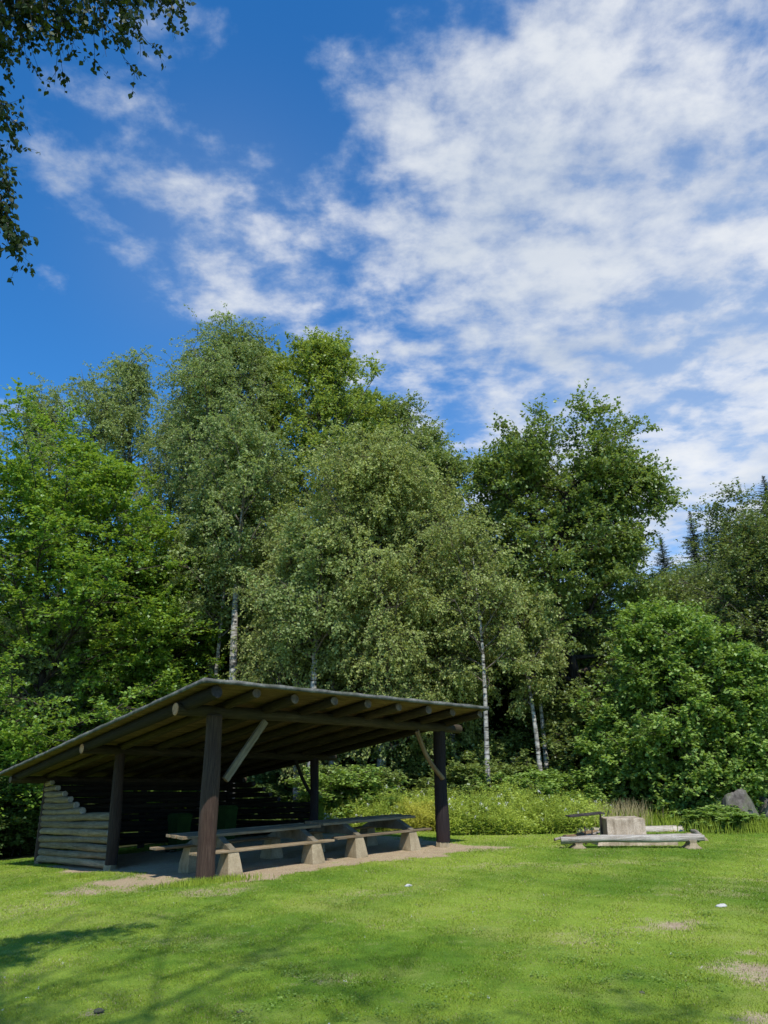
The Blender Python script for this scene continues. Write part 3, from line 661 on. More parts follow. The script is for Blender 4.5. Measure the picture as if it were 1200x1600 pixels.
# the big alder
bA = stand(938, 31.5); tp = [at(x, y, Y) - bA for x, y, Y in ((938, 1262, 31.5), (925, 1180, 31.5), (900, 1060, 31.6), (868, 940, 31.8), (868, 860, 32), (882, 790, 32), (890, 740, 32))]
tp[0][2] = -.3
ex = [[at(x, y, Y) - bA for x, y, Y in e] for e in (((868, 880, 32), (930, 830, 31.5), (975, 765, 31), (1010, 755, 30.8), (1030, 778, 30.7)), ((868, 900, 32), (830, 800, 31.5), (785, 770, 31), (765, 730, 30.8)),
     ((885, 800, 32), (910, 740, 31.5), (950, 715, 31), (985, 735, 31)), ((868, 870, 32), (835, 780, 32.4), (815, 712, 32.5)), ((868, 930, 32), (950, 880, 31), (985, 850, 30.6)), ((880, 1000, 31.6), (800, 930, 31), (770, 900, 30.5)))]
make_tree('alder_tree', 'tall dark green alder with a leaning trunk and one long branch reaching right', 'tree', bA, 18.6, 3.5, 'alder', 41, crown0=.13, profile=[.7, .9, .95, .9, .85, .95, 1, .9, .7], n1=60, n2=15, n3=9, nl=14,
          leaf=.135, lw=.8, tr_pts=tp, r0=.30, bark='bark_dark', tip=False, elev=(25, 4), flat=.38, upn=1.0, l2=.40, l3=.75, extra=ex)
mk(905, 760, 35, 'alder_tree', 'dark alder filling in behind the leaning alder', seed=44, kind='alder', R=3.4, crown0=.15, profile=RP, n1=44, n2=12, n3=8, nl=13, leaf=.12, lw=.8, bark='bark_dark', elev=(50, 5), flat=.5, upn=.8)
# thin white-trunked birches between the weeping birch and the alder
def trunkbirch(px, top, Y, label, seed, R=1.5, c0=.45, n1=20, **k):
    mk(px, top, Y, 'birch_tree', label, seed=seed, R=R, crown0=c0, profile=RP, n1=n1, r0=.095, **{**BK, 'n2': 8, 'n3': 7, 'nl': 12, 'kind': 'birch2', **k})
trunkbirch(750, 800, 27.2, 'thin white birch trunk standing just right of the roof end', 51, c0=.46)
trunkbirch(834, 900, 28, 'thin white birch trunk left of the leaning alder', 53, c0=.5, R=.8, lean=(-.4, 0))
trunkbirch(843, 920, 29, 'second thin birch trunk left of the leaning alder, further back', 54, c0=.6, R=.8)
trunkbirch(660, 900, 33, 'thin pale trunk under the weeping birch, seen above the roof', 55, c0=.5)
trunkbirch(716, 850, 34, 'slender pale trunk just left of the roof end', 56, c0=.5)
trunkbirch(560, 800, 33, 'thin pale trunk in the shade below the weeping birch', 57, c0=.55)
trunkbirch(478, 700, 30.5, 'pale birch trunk seen through the shelter beside the middle post', 58, c0=.5, r0=.2) if False else None
def bigtrunk(px, top, Y, label, seed, r0, c0=.5, R=2.0):
    b = stand(px, Y); make_tree('birch_tree', label, 'tree', b, at(px, top, Y)[2] - b[2], R, 'birch', seed, crown0=c0, profile=RP, n1=24, n2=9, n3=7, nl=14, leaf=.125, lw=.7, droop=.22, flat=.9, upn=.15, l3=1.0, r0=r0, elev=(66, 34))
bigtrunk(357, 640, 30.5, 'birch with a stout white trunk rising over the peak of the roof', 61, .21, .6)
bigtrunk(327, 760, 31.5, 'birch with a thinner grey trunk just left of the stout one', 62, .13, .6)
bigtrunk(488, 800, 27.7, 'birch with a white trunk seen through the shelter beside its middle post', 63, .19, .6)
bigtrunk(517, 860, 29.5, 'birch with a shaded trunk seen just under the roof edge', 64, .15, .6)
bigtrunk(47, 900, 31, 'birch with a shaded grey trunk at the far left under the eave', 65, .2)
bigtrunk(620, 950, 31.5, 'birch with a grey trunk behind the yellow herbs', 66, .2)
# bright bush and the trees on the right
BU = dict(kind='bush', leaf=.125, lw=.82, flat=.5, upn=.9, bark='bark_dark', elev=(72, 10), l3=.65, l2=.5)
def mkbush(px, top, Y, name, label, cat='bush', **k):
    b = stand(px, Y); return make_tree(name, label, cat, b, at(px, top, Y)[2] - b[2], **k)
mkbush(1072, 935, 26.5, 'alder_bush', 'big round bright green alder bush behind the fire place', seed=71, R=2.05, crown0=.03, profile=[.8, .98, 1, 1, .95, .85, .7, .5, .25], n1=84, n2=12, n3=8, nl=13, stems=4, **BU)
mkbush(985, 1100, 26.8, 'alder_bush', 'lower left shoulder of bright alder bush beside the leaning trunk', seed=73, R=.8, crown0=.2, profile=RP, n1=30, n2=10, n3=8, nl=12, stems=2, **BU)
mkbush(1135, 1010, 25.5, 'alder_bush', 'right-hand alder bush above the tall boulder', seed=74, R=1.1, crown0=.16, profile=[.5, .9, 1, 1, 1, .9, .8, .6, .3], n1=44, n2=11, n3=8, nl=12, stems=2, **BU)
RT = dict(kind='mid', leaf=.12, lw=.8, flat=.55, upn=.8, bark='bark_grey', elev=(60, 5), n2=12, n3=8, nl=14)
mk(1188, 770, 36, 'alder_tree', 'dense green tree closing the view at the right edge of the lawn', seed=81, R=3.3, crown0=.08, profile=[.9, 1, 1, 1, .95, .9, .8, .6, .4], n1=64, **RT)
mk(1235, 800, 32, 'alder_tree', 'dark tree cut off by the right edge above the boulders', seed=82, R=3.4, crown0=.08, profile=[.9, 1, 1, 1, .95, .9, .8, .6, .4], n1=54, **RT)
mk(1035, 880, 42, 'willow_tree', 'pale olive tree between the leaning alder and the dense right tree', seed=84, R=3.3, crown0=.1, profile=[.9, 1, 1, .95, .9, .8, .7, .5, .3], n1=52, n2=11, n3=8, nl=13, kind='willow', leaf=.13, lw=.5, bark='bark_grey', elev=(66, 15), flat=.8, upn=.3)
mk(1108, 868, 44, 'willow_tree', 'pale olive tree in front of the spruce tips', seed=85, R=3.2, crown0=.1, profile=[.9, 1, 1, .95, .9, .8, .7, .5, .3], n1=46, n2=11, n3=8, nl=13, kind='willow', leaf=.13, lw=.5, bark='bark_grey', elev=(66, 15), flat=.8, upn=.3)
# spruces
def spruce(px, top, Y, R, seed, label):
    rng = np.random.default_rng(seed); b = at(px, top, Y); b[2] = float(gz(b[0], Y)); H = at(px, top, Y)[2] - b[2]
    root = empty('spruce_tree', tuple(b)); tag(root, label, 'tree')
    v, f = tubes(np.array([[(0, 0, -.2), (.05, 0, H * .5), (0, .02, H)]]), np.array([[H * .012, H * .007, .01]]), 8)
    n = 520; s = .12 + .875 * np.linspace(0, 1, n); az = np.arange(n) * 2.4 + rng.random(n); ln = np.minimum(3.2 * R * (1 - s) ** .95, R * 1.3) * rng.uniform(.55, 1.15, n) + .07
    S1 = np.stack([0 * s, 0 * s, H * s], 1); el = np.radians(-12 + 40 * s ** 3)
    P1 = grow(rng, S1, np.stack([np.cos(az) * np.cos(el), np.sin(az) * np.cos(el), np.sin(el)], 1), ln, 6, -.02, .05)
    v2, f2 = tubes(P1, np.repeat(np.array([[.025, .02, .015, .01, .008, .004]]), n, 0), 3)
    mesh_np('trunk', np.concatenate([v, v2]), np.concatenate([f, f2 + len(v)]), 4, M['bark_dark'], root, smooth=True)
    i = np.repeat(np.arange(n), 55); q = rng.random(len(i)); C, T = sample(P1, i, q)
    sd = unit(np.cross(T, (0, 0, 1))) * rng.choice([-1, 1], len(i))[:, None]; ax = unit(sd * .8 + T * .5 + rng.normal(0, .2, C.shape) + (0, 0, -.35)); L = rng.uniform(.14, .32, len(i)) * (1.15 - q * .6) * np.clip(ln[i] * 1.1, .35, 1)
    nr = unit(rng.normal(0, .5, C.shape) + (0, 0, 1))
    leaves_obj('crown', leaf_quads(rng, C, ax, nr, L, L * .22), np.clip(rng.normal(.5, .25, len(i)), 0, 1), LM['spruce'], root)
spruce(1077, 797, 54, 1.9, 91, 'single pointed spruce tip standing clear against the sky')
spruce(1032, 838, 56, 2.2, 92, 'ragged spruce top left of the single pointed one')
spruce(1105, 822, 57, 2.3, 93, 'spruce top right of the single pointed one')
spruce(1192, 742, 50, 2.6, 94, 'tall spruce at the right edge of the photo')
spruce(1130, 830, 60, 2.3, 95, 'distant spruce half hidden behind the dense right tree')
# wood behind: individual dark trees, copies of three
wg = 'trees of the dark wood behind'
wl = 'dark green tree of the dense wood behind the shelter and clearing'
W0 = [mk(px, 900, Y, 'woodland_tree', wl, kind='wood', seed=sd, R=3.4, crown0=.06, profile=[.95, 1, 1, .95, .9, .85, .75, .55, .3], n1=54, n2=11, n3=7, nl=11, leaf=.16, lw=.7, bark='bark_dark', elev=(60, 5), flat=.6, upn=.6, group=wg) for px, Y, sd in ((250, 42, 101), (820, 41, 102), (560, 43, 103))]
rw = random.Random(4)
for i, (px, Y, hs) in enumerate([(-60, 42, 1.0), (20, 44, 1.1), (100, 41, .95), (180, 45, 1.1), (330, 46, 1.1), (400, 43, 1.05), (480, 46, 1.15), (640, 46, 1.1), (700, 43, .95), (760, 47, .9), (860, 47, .95), (930, 43, .9),
                                (1000, 46, .8), (1080, 48, .85), (1150, 45, .9), (1220, 43, .9), (-20, 36, .55), (60, 35, .5), (140, 37, .55), (290, 39, .55), (390, 38, .5), (450, 40, .5), (530, 39, .5), (610, 40, .5), (690, 39, .5), (770, 38, .5),
                                (850, 38, .5), (1000, 37, .45), (-120, 38, .8), (1290, 38, .8), (580, 52, 1.2), (240, 52, 1.2), (800, 53, 1.0), (420, 54, 1.2), (90, 53, 1.2)]):
    p = stand(px, Y); o = copy_tree(W0[i % 3], tuple(p), rw.uniform(0, 6.28), (rw.uniform(.9, 1.15) * (1 if hs > .7 else .85), hs * rw.uniform(.95, 1.05)))
# shrubs under the trees, each its own
SH = dict(R=1.25, crown0=.03, profile=[.8, 1, 1, .9, .75, .4], n1=34, n2=9, n3=7, nl=10, leaf=.13, lw=.8, bark='bark_dark', elev=(75, 10), flat=.7, upn=.6, stems=3, l3=.5)
for px, top, Y, knd, sd, lab in (
        (545, 1195, 26.5, 'bush', 201, 'leafy green shrub just right of the middle post, seen under the roof'),
        (578, 1188, 27.5, 'willow', 202, 'pale green shrub behind the tables, left of the yellow herbs'),
        (655, 1150, 29.5, 'willow', 203, 'olive shrub left of the dark far front post'),
        (712, 1185, 28.0, 'willow', 204, 'olive shrub right of the roof end'),
        (790, 1135, 30.0, 'willow', 205, 'taller olive shrub between the roof end and the alder'),
        (880, 1100, 30, 'willow', 206, 'pale feathery shrub in front of the leaning alder trunk'),
        (905, 1065, 29.0, 'mid', 218, 'leafy green shrub standing against the leaning alder trunk'),
        (812, 1160, 28.8, 'willow', 219, 'olive shrub at the foot of the two thin birch trunks'),
        (862, 1190, 27.5, 'bush', 207, 'round leafy shrub behind the right end of the herb thicket'),
        (835, 1205, 26.5, 'bush', 208, 'low shrub with broad leaves behind the herb thicket'),
        (1005, 1240, 27.5, 'wood', 209, 'dark low shrub behind the fire block'),
        (1122, 1258, 22.9, 'bush', 210, 'small light green shrub beside the tall boulder'),
        (1190, 1215, 27.0, 'wood', 211, 'dark low shrub behind the boulders'),
        (437, 1200, 31.0, 'wood', 212, 'dark shrub seen over the far side wall'),
        (405, 1190, 32.0, 'wood', 213, 'dark shrub seen between the front post and the far wall'),
        (20, 1215, 28.5, 'wood', 214, 'dark shrub at the far left edge of the lawn'),
        (-40, 1200, 28.0, 'wood', 215, 'dark shrub cut off by the left edge'),
        (75, 1225, 30.0, 'wood', 216, 'dark shrub behind the left wall of the shelter')):
    mkbush(px, top, Y, 'shrub', lab, 'shrub', seed=sd, kind=knd, **{**SH, 'R': (.6 if sd == 210 else 1.6 if knd == 'wood' else 1.3)})
# two birches beside and behind the viewer: one hangs into the top left corner, both throw shade on the lawn
hl = []
for e in (((-4.2, 1.0, 7.6), (-4.0, 3.5, 9.6), (-3.2, 5.0, 9.4), (-2.3, 5.6, 8.8)), ((-4.2, 1.0, 7.2), (-4.3, 3.6, 9.0), (-3.7, 5.0, 8.9), (-2.9, 5.5, 8.5)), ((-4.2, 1, 6.6), (-4.4, 3.8, 8.6), (-4.0, 5.2, 8.4), (-3.4, 5.7, 7.6)),
          ((-4.2, 1, 6.2), (-4.9, 3.9, 7.9), (-4.3, 5.4, 7.7), (-3.65, 5.8, 6.9)), ((-4.2, 1, 6.0), (-5.0, 3.6, 7.2), (-4.4, 5.2, 7.3), (-3.9, 5.8, 6.5))):
    hl.append(e)
rng = np.random.default_rng(77)
nb = np.array((-4.4, .6, 0.)); near = empty('birch_tree', tuple(nb)); tag(near, 'birch hanging dark leafy twigs into the top left corner of the sky', 'tree')
WV, WF, off = [], [], 0
def wadd(P, Rr, sides):
    global off
    v, f = tubes(P, Rr, sides); WV.append(v); WF.append(f + off); off += len(v)
tt = np.linspace(0, 1, 12); TP = np.stack([.3 * tt, .5 * tt, 13 * tt - .2 * (tt < .01)], 1); wadd(TP[None], (.2 * (1 - tt) ** .8 + .02)[None], 12)
Pe = np.array([[np.interp(q, np.linspace(0, 1, len(e)), np.array(e)[:, c]) for c in range(3)] for e in hl for q in np.linspace(0, 1, 9)]).reshape(len(hl), 9, 3) - nb
wadd(Pe, np.repeat(np.linspace(.05, .008, 9)[None], len(hl), 0), 7)
# weeping twigs in and just outside the corner, start points along the limb ends: (start px, start py, Y, length)
st, ln_ = [], []
def hang(px, py, Y, L, n=1, sp=.12):
    for _ in range(n):
        st.append(at(px, py, Y) - nb + rng.normal(0, sp, 3)); ln_.append(L * rng.uniform(.8, 1.15))
for px, L, n in ((-20, .75, 12), (5, .62, 15), (35, .70, 14), (65, .66, 14), (95, .76, 13), (118, .86, 8), (140, .62, 7), (160, .46, 7), (180, .50, 5), (205, .40, 5), (222, .38, 5), (240, .36, 4)): hang(px, -60, 5.3, L + .22, n, .10)
for y in (30, 70, 110, 150, 190, 225, 260, 295, 330): hang(-34, y - 10, 5.5, .46, 10, .10)
hang(-15, 300, 5.5, .55, 2, .05); hang(168, -40, 5.2, .85, 1, .03)
st = np.array(st); ln_ = np.array(ln_)
D = unit(np.stack([rng.normal(.30, .22, len(st)), rng.normal(0, .25, len(st)), np.full(len(st), -.75)], 1))
Pt = grow(rng, st, D, ln_, 9, -.04, .10); wadd(Pt, np.repeat(np.linspace(.0045, .0015, 9)[None], len(st), 0), 4)
i3 = np.repeat(np.arange(len(st)), 5); S3, T3 = sample(Pt, i3, rng.uniform(.1, .95, len(i3)))
P3 = grow(rng, S3, side_dirs(rng, T3, np.radians(rng.uniform(25, 60, len(i3))), 1.), rng.uniform(.08, .24, len(i3)), 5, -.10, .12); wadd(P3, np.repeat(np.linspace(.002, .0008, 5)[None], len(P3), 0), 3)
mesh_np('trunk', np.concatenate(WV), np.concatenate(WF), 4, M['bark_dark'], near, smooth=True)
out = np.array([(0, 0), (.10, .14), (.26, .33), (.40, .38), (.62, .26), (.82, .11), (1, 0), (.82, -.11), (.62, -.26), (.40, -.38), (.26, -.33), (.10, -.14)])
def leaf_poly(C, ax, nr, L, cup=.1):
    b = unit(np.cross(nr, ax)); nn = np.cross(ax, b); V = C[:, None] + (ax[:, None] * out[None, :, :1] + b[:, None] * out[None, :, 1:] + nn[:, None] * (np.abs(out[None, :, 1:]) * cup)) * L[:, None, None]
    return V.reshape(-1, 3)
CC, TT = [], []
for PP, q in ((Pt, 9), (P3, 7)):
    i = np.repeat(np.arange(len(PP)), q); c, t = sample(PP, i, rng.uniform(.05, 1, len(i))); CC.append(c); TT.append(t)
CC = np.concatenate(CC); TT = np.concatenate(TT); CC = CC + rng.normal(0, .012, CC.shape)
ax = unit(TT * .5 + rng.normal(0, .55, CC.shape) + (0, 0, -.5)); nr = unit(rng.normal(0, 1, CC.shape))
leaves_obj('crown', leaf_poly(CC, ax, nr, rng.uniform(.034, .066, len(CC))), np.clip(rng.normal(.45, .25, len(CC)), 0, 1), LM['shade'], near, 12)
make_tree('birch_tree', 'tall birch beside the viewer, known by the shade it throws on the near lawn', 'tree', np.array((-.6, -3.4, 0)), 22., 5.6, 'birch', 79, r0=.10, wood3=False, crown0=.45, profile=[.8, 1, 1, .9, .7, .4], n1=28, n2=8, n3=7, nl=3, leaf=.11, lw=.7, droop=.15, elev=(60, 25), flat=.8, upn=.3, l3=.9)
make_tree('birch_tree', 'second birch beside the viewer, further to the right, shading the near lawn', 'tree', np.array((3.2, -4.5, 0)), 17, 3.0, 'birch', 80, crown0=.6, profile=[.8, 1, 1, .9, .7, .4], n1=24, n2=7, n3=6, nl=4, r0=.09, wood3=False, leaf=.11, lw=.7, droop=.15, elev=(60, 25), flat=.8, upn=.3, l3=.9)
# ------------------------------------------------------------------ ground
def gnd(px, py):
    d = ray(px, py); t = 1.
    while t < 200 and CAMH + d[2] * t > float(gz(d[0] * t, d[1] * t)): t += .02
    return d[0] * t, d[1] * t
PATCH = []   # bare patches: x, y, radius x, radius y, strength
for px, py, rx, ry, s in ((1052, 1446, .5, .42, 1), (1168, 1522, .42, .75, .95), (1160, 1490, .3, .16, .8), (155, 1582, .13, .10, .9), (345, 1392, .8, .5, .6), (60, 1416, .8, .8, .5), (1195, 1590, .25, .2, .9), (300, 1466, .7, .3, .35), (600, 1395, 1.5, .5, .35),
                          (620, 1440, .8, .5, .3), (520, 1530, .5, .25, .3), (880, 1465, .5, .4, .35), (1100, 1395, 1.6, .5, .35), (840, 1352, 2.2, .5, .45), (760, 1325, 1.6, .6, .6), (205, 1380, 1.15, 1.3, 1.1), (110, 1366, 1.0, 1.2, .35), (1180, 1375, 1., .4, .4), (900, 1400, .7, .25, .3)):
    x, y = gnd(px, py); PATCH.append((x, y, rx, ry, s))
UA = np.array((math.cos(TH2 + .02), math.sin(TH2 + .02))); VA = np.array((-UA[1], UA[0])); SO = S(0, 0, 0)[:2]
def bare(x, y):
    u = (x - SO[0]) * UA[0] + (y - SO[1]) * UA[1]; v = (x - SO[0]) * VA[0] + (y - SO[1]) * VA[1]
    q = np.maximum(np.abs(u - 3.3) - 3.55, np.abs(v - 3.75) - 4.8)
    w = .18 * np.sin(x * 2.3 + 1.1 * np.sin(y * 1.7)) + .12 * np.sin(y * 5.1 + x * 3.3) + .06 * np.sin(x * 11 + y * 7)
    m = np.clip((.25 - q + w) / .35, 0, 1)
    for a, b, rx, ry, s in PATCH:
        r = np.sqrt(((x - a) / rx) ** 2 + ((y - b) / ry) ** 2) + w * 1.6; m = np.maximum(m, s * .85 * np.clip((1.4 - r) / .9, 0, 1))
    return m
def lf(x, y):  # broad lawn tone
    return .5 + .20 * np.sin(x * .8 + 1.3 * np.sin(y * .5)) + .18 * np.sin(y * 1.1 + x * .45 + 1) + .13 * np.sin(x * 2.1 - y * 1.6) + .08 * np.sin(x * 4.3 + y * 3.1)
def axis(a, b, fine0, fine1, st, gr):
    c = list(np.arange(fine0, fine1 + .001, st)); s = st
    lo, hi = [], []
    x = fine0; 
    while x > a: s *= gr; x -= s; lo.append(x)
    x = fine1; s = st
    while x < b: s *= gr; x += s; hi.append(x)
    return np.array(lo[::-1] + c + hi)
gx = axis(-220, 220, -11, 11, .1, 1.12); gy = axis(-60, 320, 4, 24.5, .1, 1.12)
X, Y = np.meshgrid(gx, gy, indexing='ij'); Z = gz(X, Y)
u_ = bare(X, Y); near_ = (np.abs(X) < 13) & (Y > 3) & (Y < 27)
Z = Z - .018 * u_ * near_ + near_ * .006 * np.sin(X * 5.3 + Y * 2.2) * np.sin(Y * 4.7 - X)
nx, ny = len(gx), len(gy); I = np.arange(nx * ny).reshape(nx, ny)
Fg = np.stack([I[:-1, :-1], I[1:, :-1], I[1:, 1:], I[:-1, 1:]], -1).reshape(-1, 4)
m, nt, outn = new_mat('lawn_ground'); n = N(nt)
pos = n('NewGeometry').outputs['Position']
ba = n('Attribute', attribute_name='bare').outputs['Fac']; fo = n('Attribute', attribute_name='floor').outputs['Fac']; lo = n('Attribute', attribute_name='lawn_tone').outputs['Fac']
n1 = n.noise(pos, .55, 5, .6); n2 = n.noise(pos, 3.2, 5, .65); n3 = n.noise(pos, 40, 4, .7); n4 = n.noise(pos, 160, 2, .6)
gcol = n.mix(n.mapr(n.math('ADD', n.math('MULTIPLY', n2, .5), n.math('MULTIPLY', lo, .5)), .35, .65), (.105, .205, .018), (.27, .37, .045))
gcol = n.mix(n.mapr(n3, .35, .65, .0, .5), gcol, (.095, .16, .02)); gcol = n.mix(n.mapr(n1, .50, .66, 0, .5), gcol, (.36, .35, .10))
sand = n.ramp(n3, [(.3, (.27, .20, .12)), (.55, (.46, .355, .23)), (.75, (.62, .50, .35))]); sand = n.mix(n.mapr(n2, .4, .65, 0, .5), sand, (.27, .20, .12)); sand = n.mix(n.mapr(n4, .6, .7, 0, .5), sand, (.55, .50, .42))
bmask = n.mapr(n.math('ADD', ba, n.math('MULTIPLY', n.math('SUBTRACT', n.math('ADD', n3, n2), 1.), 1.9)), .30, .80)
col = n.mix(bmask, gcol, sand)
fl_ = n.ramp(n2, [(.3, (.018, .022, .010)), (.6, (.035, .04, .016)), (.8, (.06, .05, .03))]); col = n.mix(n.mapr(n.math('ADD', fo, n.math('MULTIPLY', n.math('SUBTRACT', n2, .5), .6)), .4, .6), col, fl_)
bs = n('BsdfPrincipled', {'Base Color': col, 'Roughness': .95}); bs.inputs['Specular IOR Level'].default_value = .1
bm_ = n('Bump', {'Strength': .8, 'Distance': .03, 'Height': n.math('ADD', n3, n.math('MULTIPLY', n2, .6))}); nt.links.new(bm_.outputs[0], bs.inputs['Normal']); nt.links.new(bs.outputs[0], outn.inputs[0])
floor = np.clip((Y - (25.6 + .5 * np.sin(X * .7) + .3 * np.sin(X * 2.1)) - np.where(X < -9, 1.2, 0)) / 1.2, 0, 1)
g = mesh_np('ground', np.stack([X, Y, Z], -1).reshape(-1, 3), Fg, 4, m, None, {'bare': ('POINT', 'FLOAT', u_ * near_), 'floor': ('POINT', 'FLOAT', floor), 'lawn_tone': ('POINT', 'FLOAT', np.clip(lf(X, Y), 0, 1))}, smooth=True)
tag(g, 'mown green lawn with sandy bare ground', kind='structure')

# ------------------------------------------------------------------ grass and herbs
rng = np.random.default_rng(9)
def blades(name, label, X, Y, h, w, mat, tone, lean=.5, cat='grass', zoff=0.):
    k = len(X); Z = gz(X, Y) + zoff; th = rng.uniform(0, 6.28, k); d = np.stack([np.cos(th), np.sin(th), 0 * th], 1) * (w / 2)[:, None]
    P0 = np.stack([X, Y, Z - .01], 1); ph = rng.uniform(0, 6.28, k); tilt = rng.uniform(0, lean, k)
    tipv = np.stack([np.cos(ph) * tilt, np.sin(ph) * tilt, np.ones(k)], 1) * h[:, None]; mid = P0 + tipv * np.array((.35, .35, .6))
    V = np.stack([P0 - d, P0 + d, mid + d * .7, P0 + tipv, mid - d * .7], 1).reshape(-1, 3)
    o = mesh_np(name, V, np.arange(k * 5), 5, LM[mat], None, {'tone': ('FACE', 'FLOAT', tone)}); tag(o, label, cat, kind='stuff'); return o
# mown lawn: sample evenly in picture distance so near grass is dense, far grass sparser but longer
k = 950000; yy = 5.4 * (26.5 / 5.4) ** (rng.random(k) ** 1.12); xx = rng.uniform(-.62, .60, k) * yy
b_ = bare(xx, yy); keep = rng.random(k) > b_ * 1.15; xx, yy = xx[keep], yy[keep]; k = len(xx)
t_ = np.clip(lf(xx, yy) + rng.normal(0, .22, k), 0, 1); hh = (.012 + .0007 * yy) * rng.uniform(.6, 1.5, k) * (1 + .5 * (rng.random(k) > .97))
dl = np.sin(xx * 1.7 + 2 * np.sin(yy * .9)) * np.sin(yy * 1.3 - xx * .6)
dry = rng.random(k) < .04 + .22 * np.clip(dl - .45, 0, 1) + .10 * (lf(xx, yy) > .72)
blades('lawn_grass', 'short mown grass of the sunny lawn', xx[~dry], yy[~dry], hh[~dry], (.0028 + .00048 * yy[~dry]), 'grass', t_[~dry], .8)
blades('dry_grass', 'dry straw-coloured blades scattered in the lawn', xx[dry], yy[dry], hh[dry] * .9, (.003 + .0005 * yy[dry]), 'straw', t_[dry], 1.2)
q = 700; yc = 6.3 * (20 / 6.3) ** rng.random(q); xc = rng.uniform(-.6, .58, q) * yc; cl = rng.normal(0, .5, (q,)); 
kc = (np.sin(xc * 1.3 + 2) * np.sin(yc * 1.1 + xc * .4) > .05) & (bare(xc, yc) < .3); xc, yc = xc[kc], yc[kc]
i = np.repeat(np.arange(len(xc)), 34); X_ = xc[i] + rng.normal(0, .07, len(i)); Y_ = yc[i] + rng.normal(0, .07, len(i)); C = np.stack([X_, Y_, gz(X_, Y_) + .022 + rng.uniform(0, .02, len(i))], 1)
th = rng.uniform(0, 6.28, len(i)); ax = unit(np.stack([np.cos(th), np.sin(th), rng.normal(.1, .2, len(i))], 1)); L = rng.uniform(.014, .028, len(i))
o = leaves_obj('clover', leaf_quads(rng, C, ax, unit(rng.normal(0, .25, C.shape) + (0, 0, 1)), L, L * .9), np.clip(rng.normal(.35, .2, len(i)), 0, 1), LM['bush'], None); tag(o, 'low clover and weeds growing in the lawn', 'clover', kind='stuff')
q = 50; yc = 6.3 * (18 / 6.3) ** rng.random(q); xc = rng.uniform(-.6, .58, q) * yc; C = np.stack([xc, yc, gz(xc, yc) + .04], 1); i = np.repeat(np.arange(q), 7); C = C[i] + rng.normal(0, .006, (len(i), 3))
o = leaves_obj('daisies', leaf_quads(rng, C, unit(rng.normal(0, 1, C.shape) * (1, 1, .2)), unit(rng.normal(0, .3, C.shape) + (0, 0, 1)), np.full(len(i), .013), np.full(len(i), .010)), rng.random(len(i)), LM['flower'], None); tag(o, 'tiny white flower heads dotted over the lawn', 'flowers', kind='stuff')
# long grass by the posts, the boulders, the fire place and the lawn edge
def longgrass(name, label, spots, mat='grass', n0=1500, lean=.45):
    XX, YY, HH = [], [], []
    for x, y, sx, sy, h, m_ in spots:
        q = int(n0 * m_); XX.append(rng.normal(x, sx, q)); YY.append(rng.normal(y, sy, q)); HH.append(h * rng.uniform(.4, 1.15, q))
    XX, YY, HH = map(np.concatenate, (XX, YY, HH)); blades(name, label, XX, YY, HH, .006 + .0003 * YY, mat, np.clip(rng.normal(.6, .25, len(XX)), 0, 1), lean)
pA = S(-.27, -.26, 0); r_ = lambda px, Y: stand(px, Y)
longgrass('long_grass', 'tufts of longer grass round the thick front post', [(pA[0] - .1, pA[1] - .32, .38, .12, .12, .7), (pA[0] + .45, pA[1] - .1, .3, .12, .10, .35), (r_(95, 18.6)[0], 18.6, .5, .2, .09, .15), (r_(135, 18.2)[0], 18.2, .09, .06, .13, .12)])
longgrass('long_grass', 'tall pale grass at the foot of the boulders', [(r_(1148, 22.3)[0], 22.3, .55, .3, .38, 1.6), (r_(1195, 22.5)[0], 22.7, .6, .4, .32, 1.), (r_(1100, 23.2)[0], 23.2, .5, .3, .35, 1.)])
longgrass('long_grass', 'rough long grass along the edge of the wood behind the fire place', [(r_(1010, 25)[0], 25., 2.2, .7, .33, 2.4), (r_(950, 24.6)[0], 24.6, 1.0, .4, .5, 1.5)], lean=.6)
longgrass('dry_tall_grass', 'tall dry straw grass behind the fire block', [(r_(975, 24.4)[0], 24.4, .4, .3, .75, .35), (r_(925, 23.5)[0], 23.5, .5, .4, .6, .25)], 'straw')
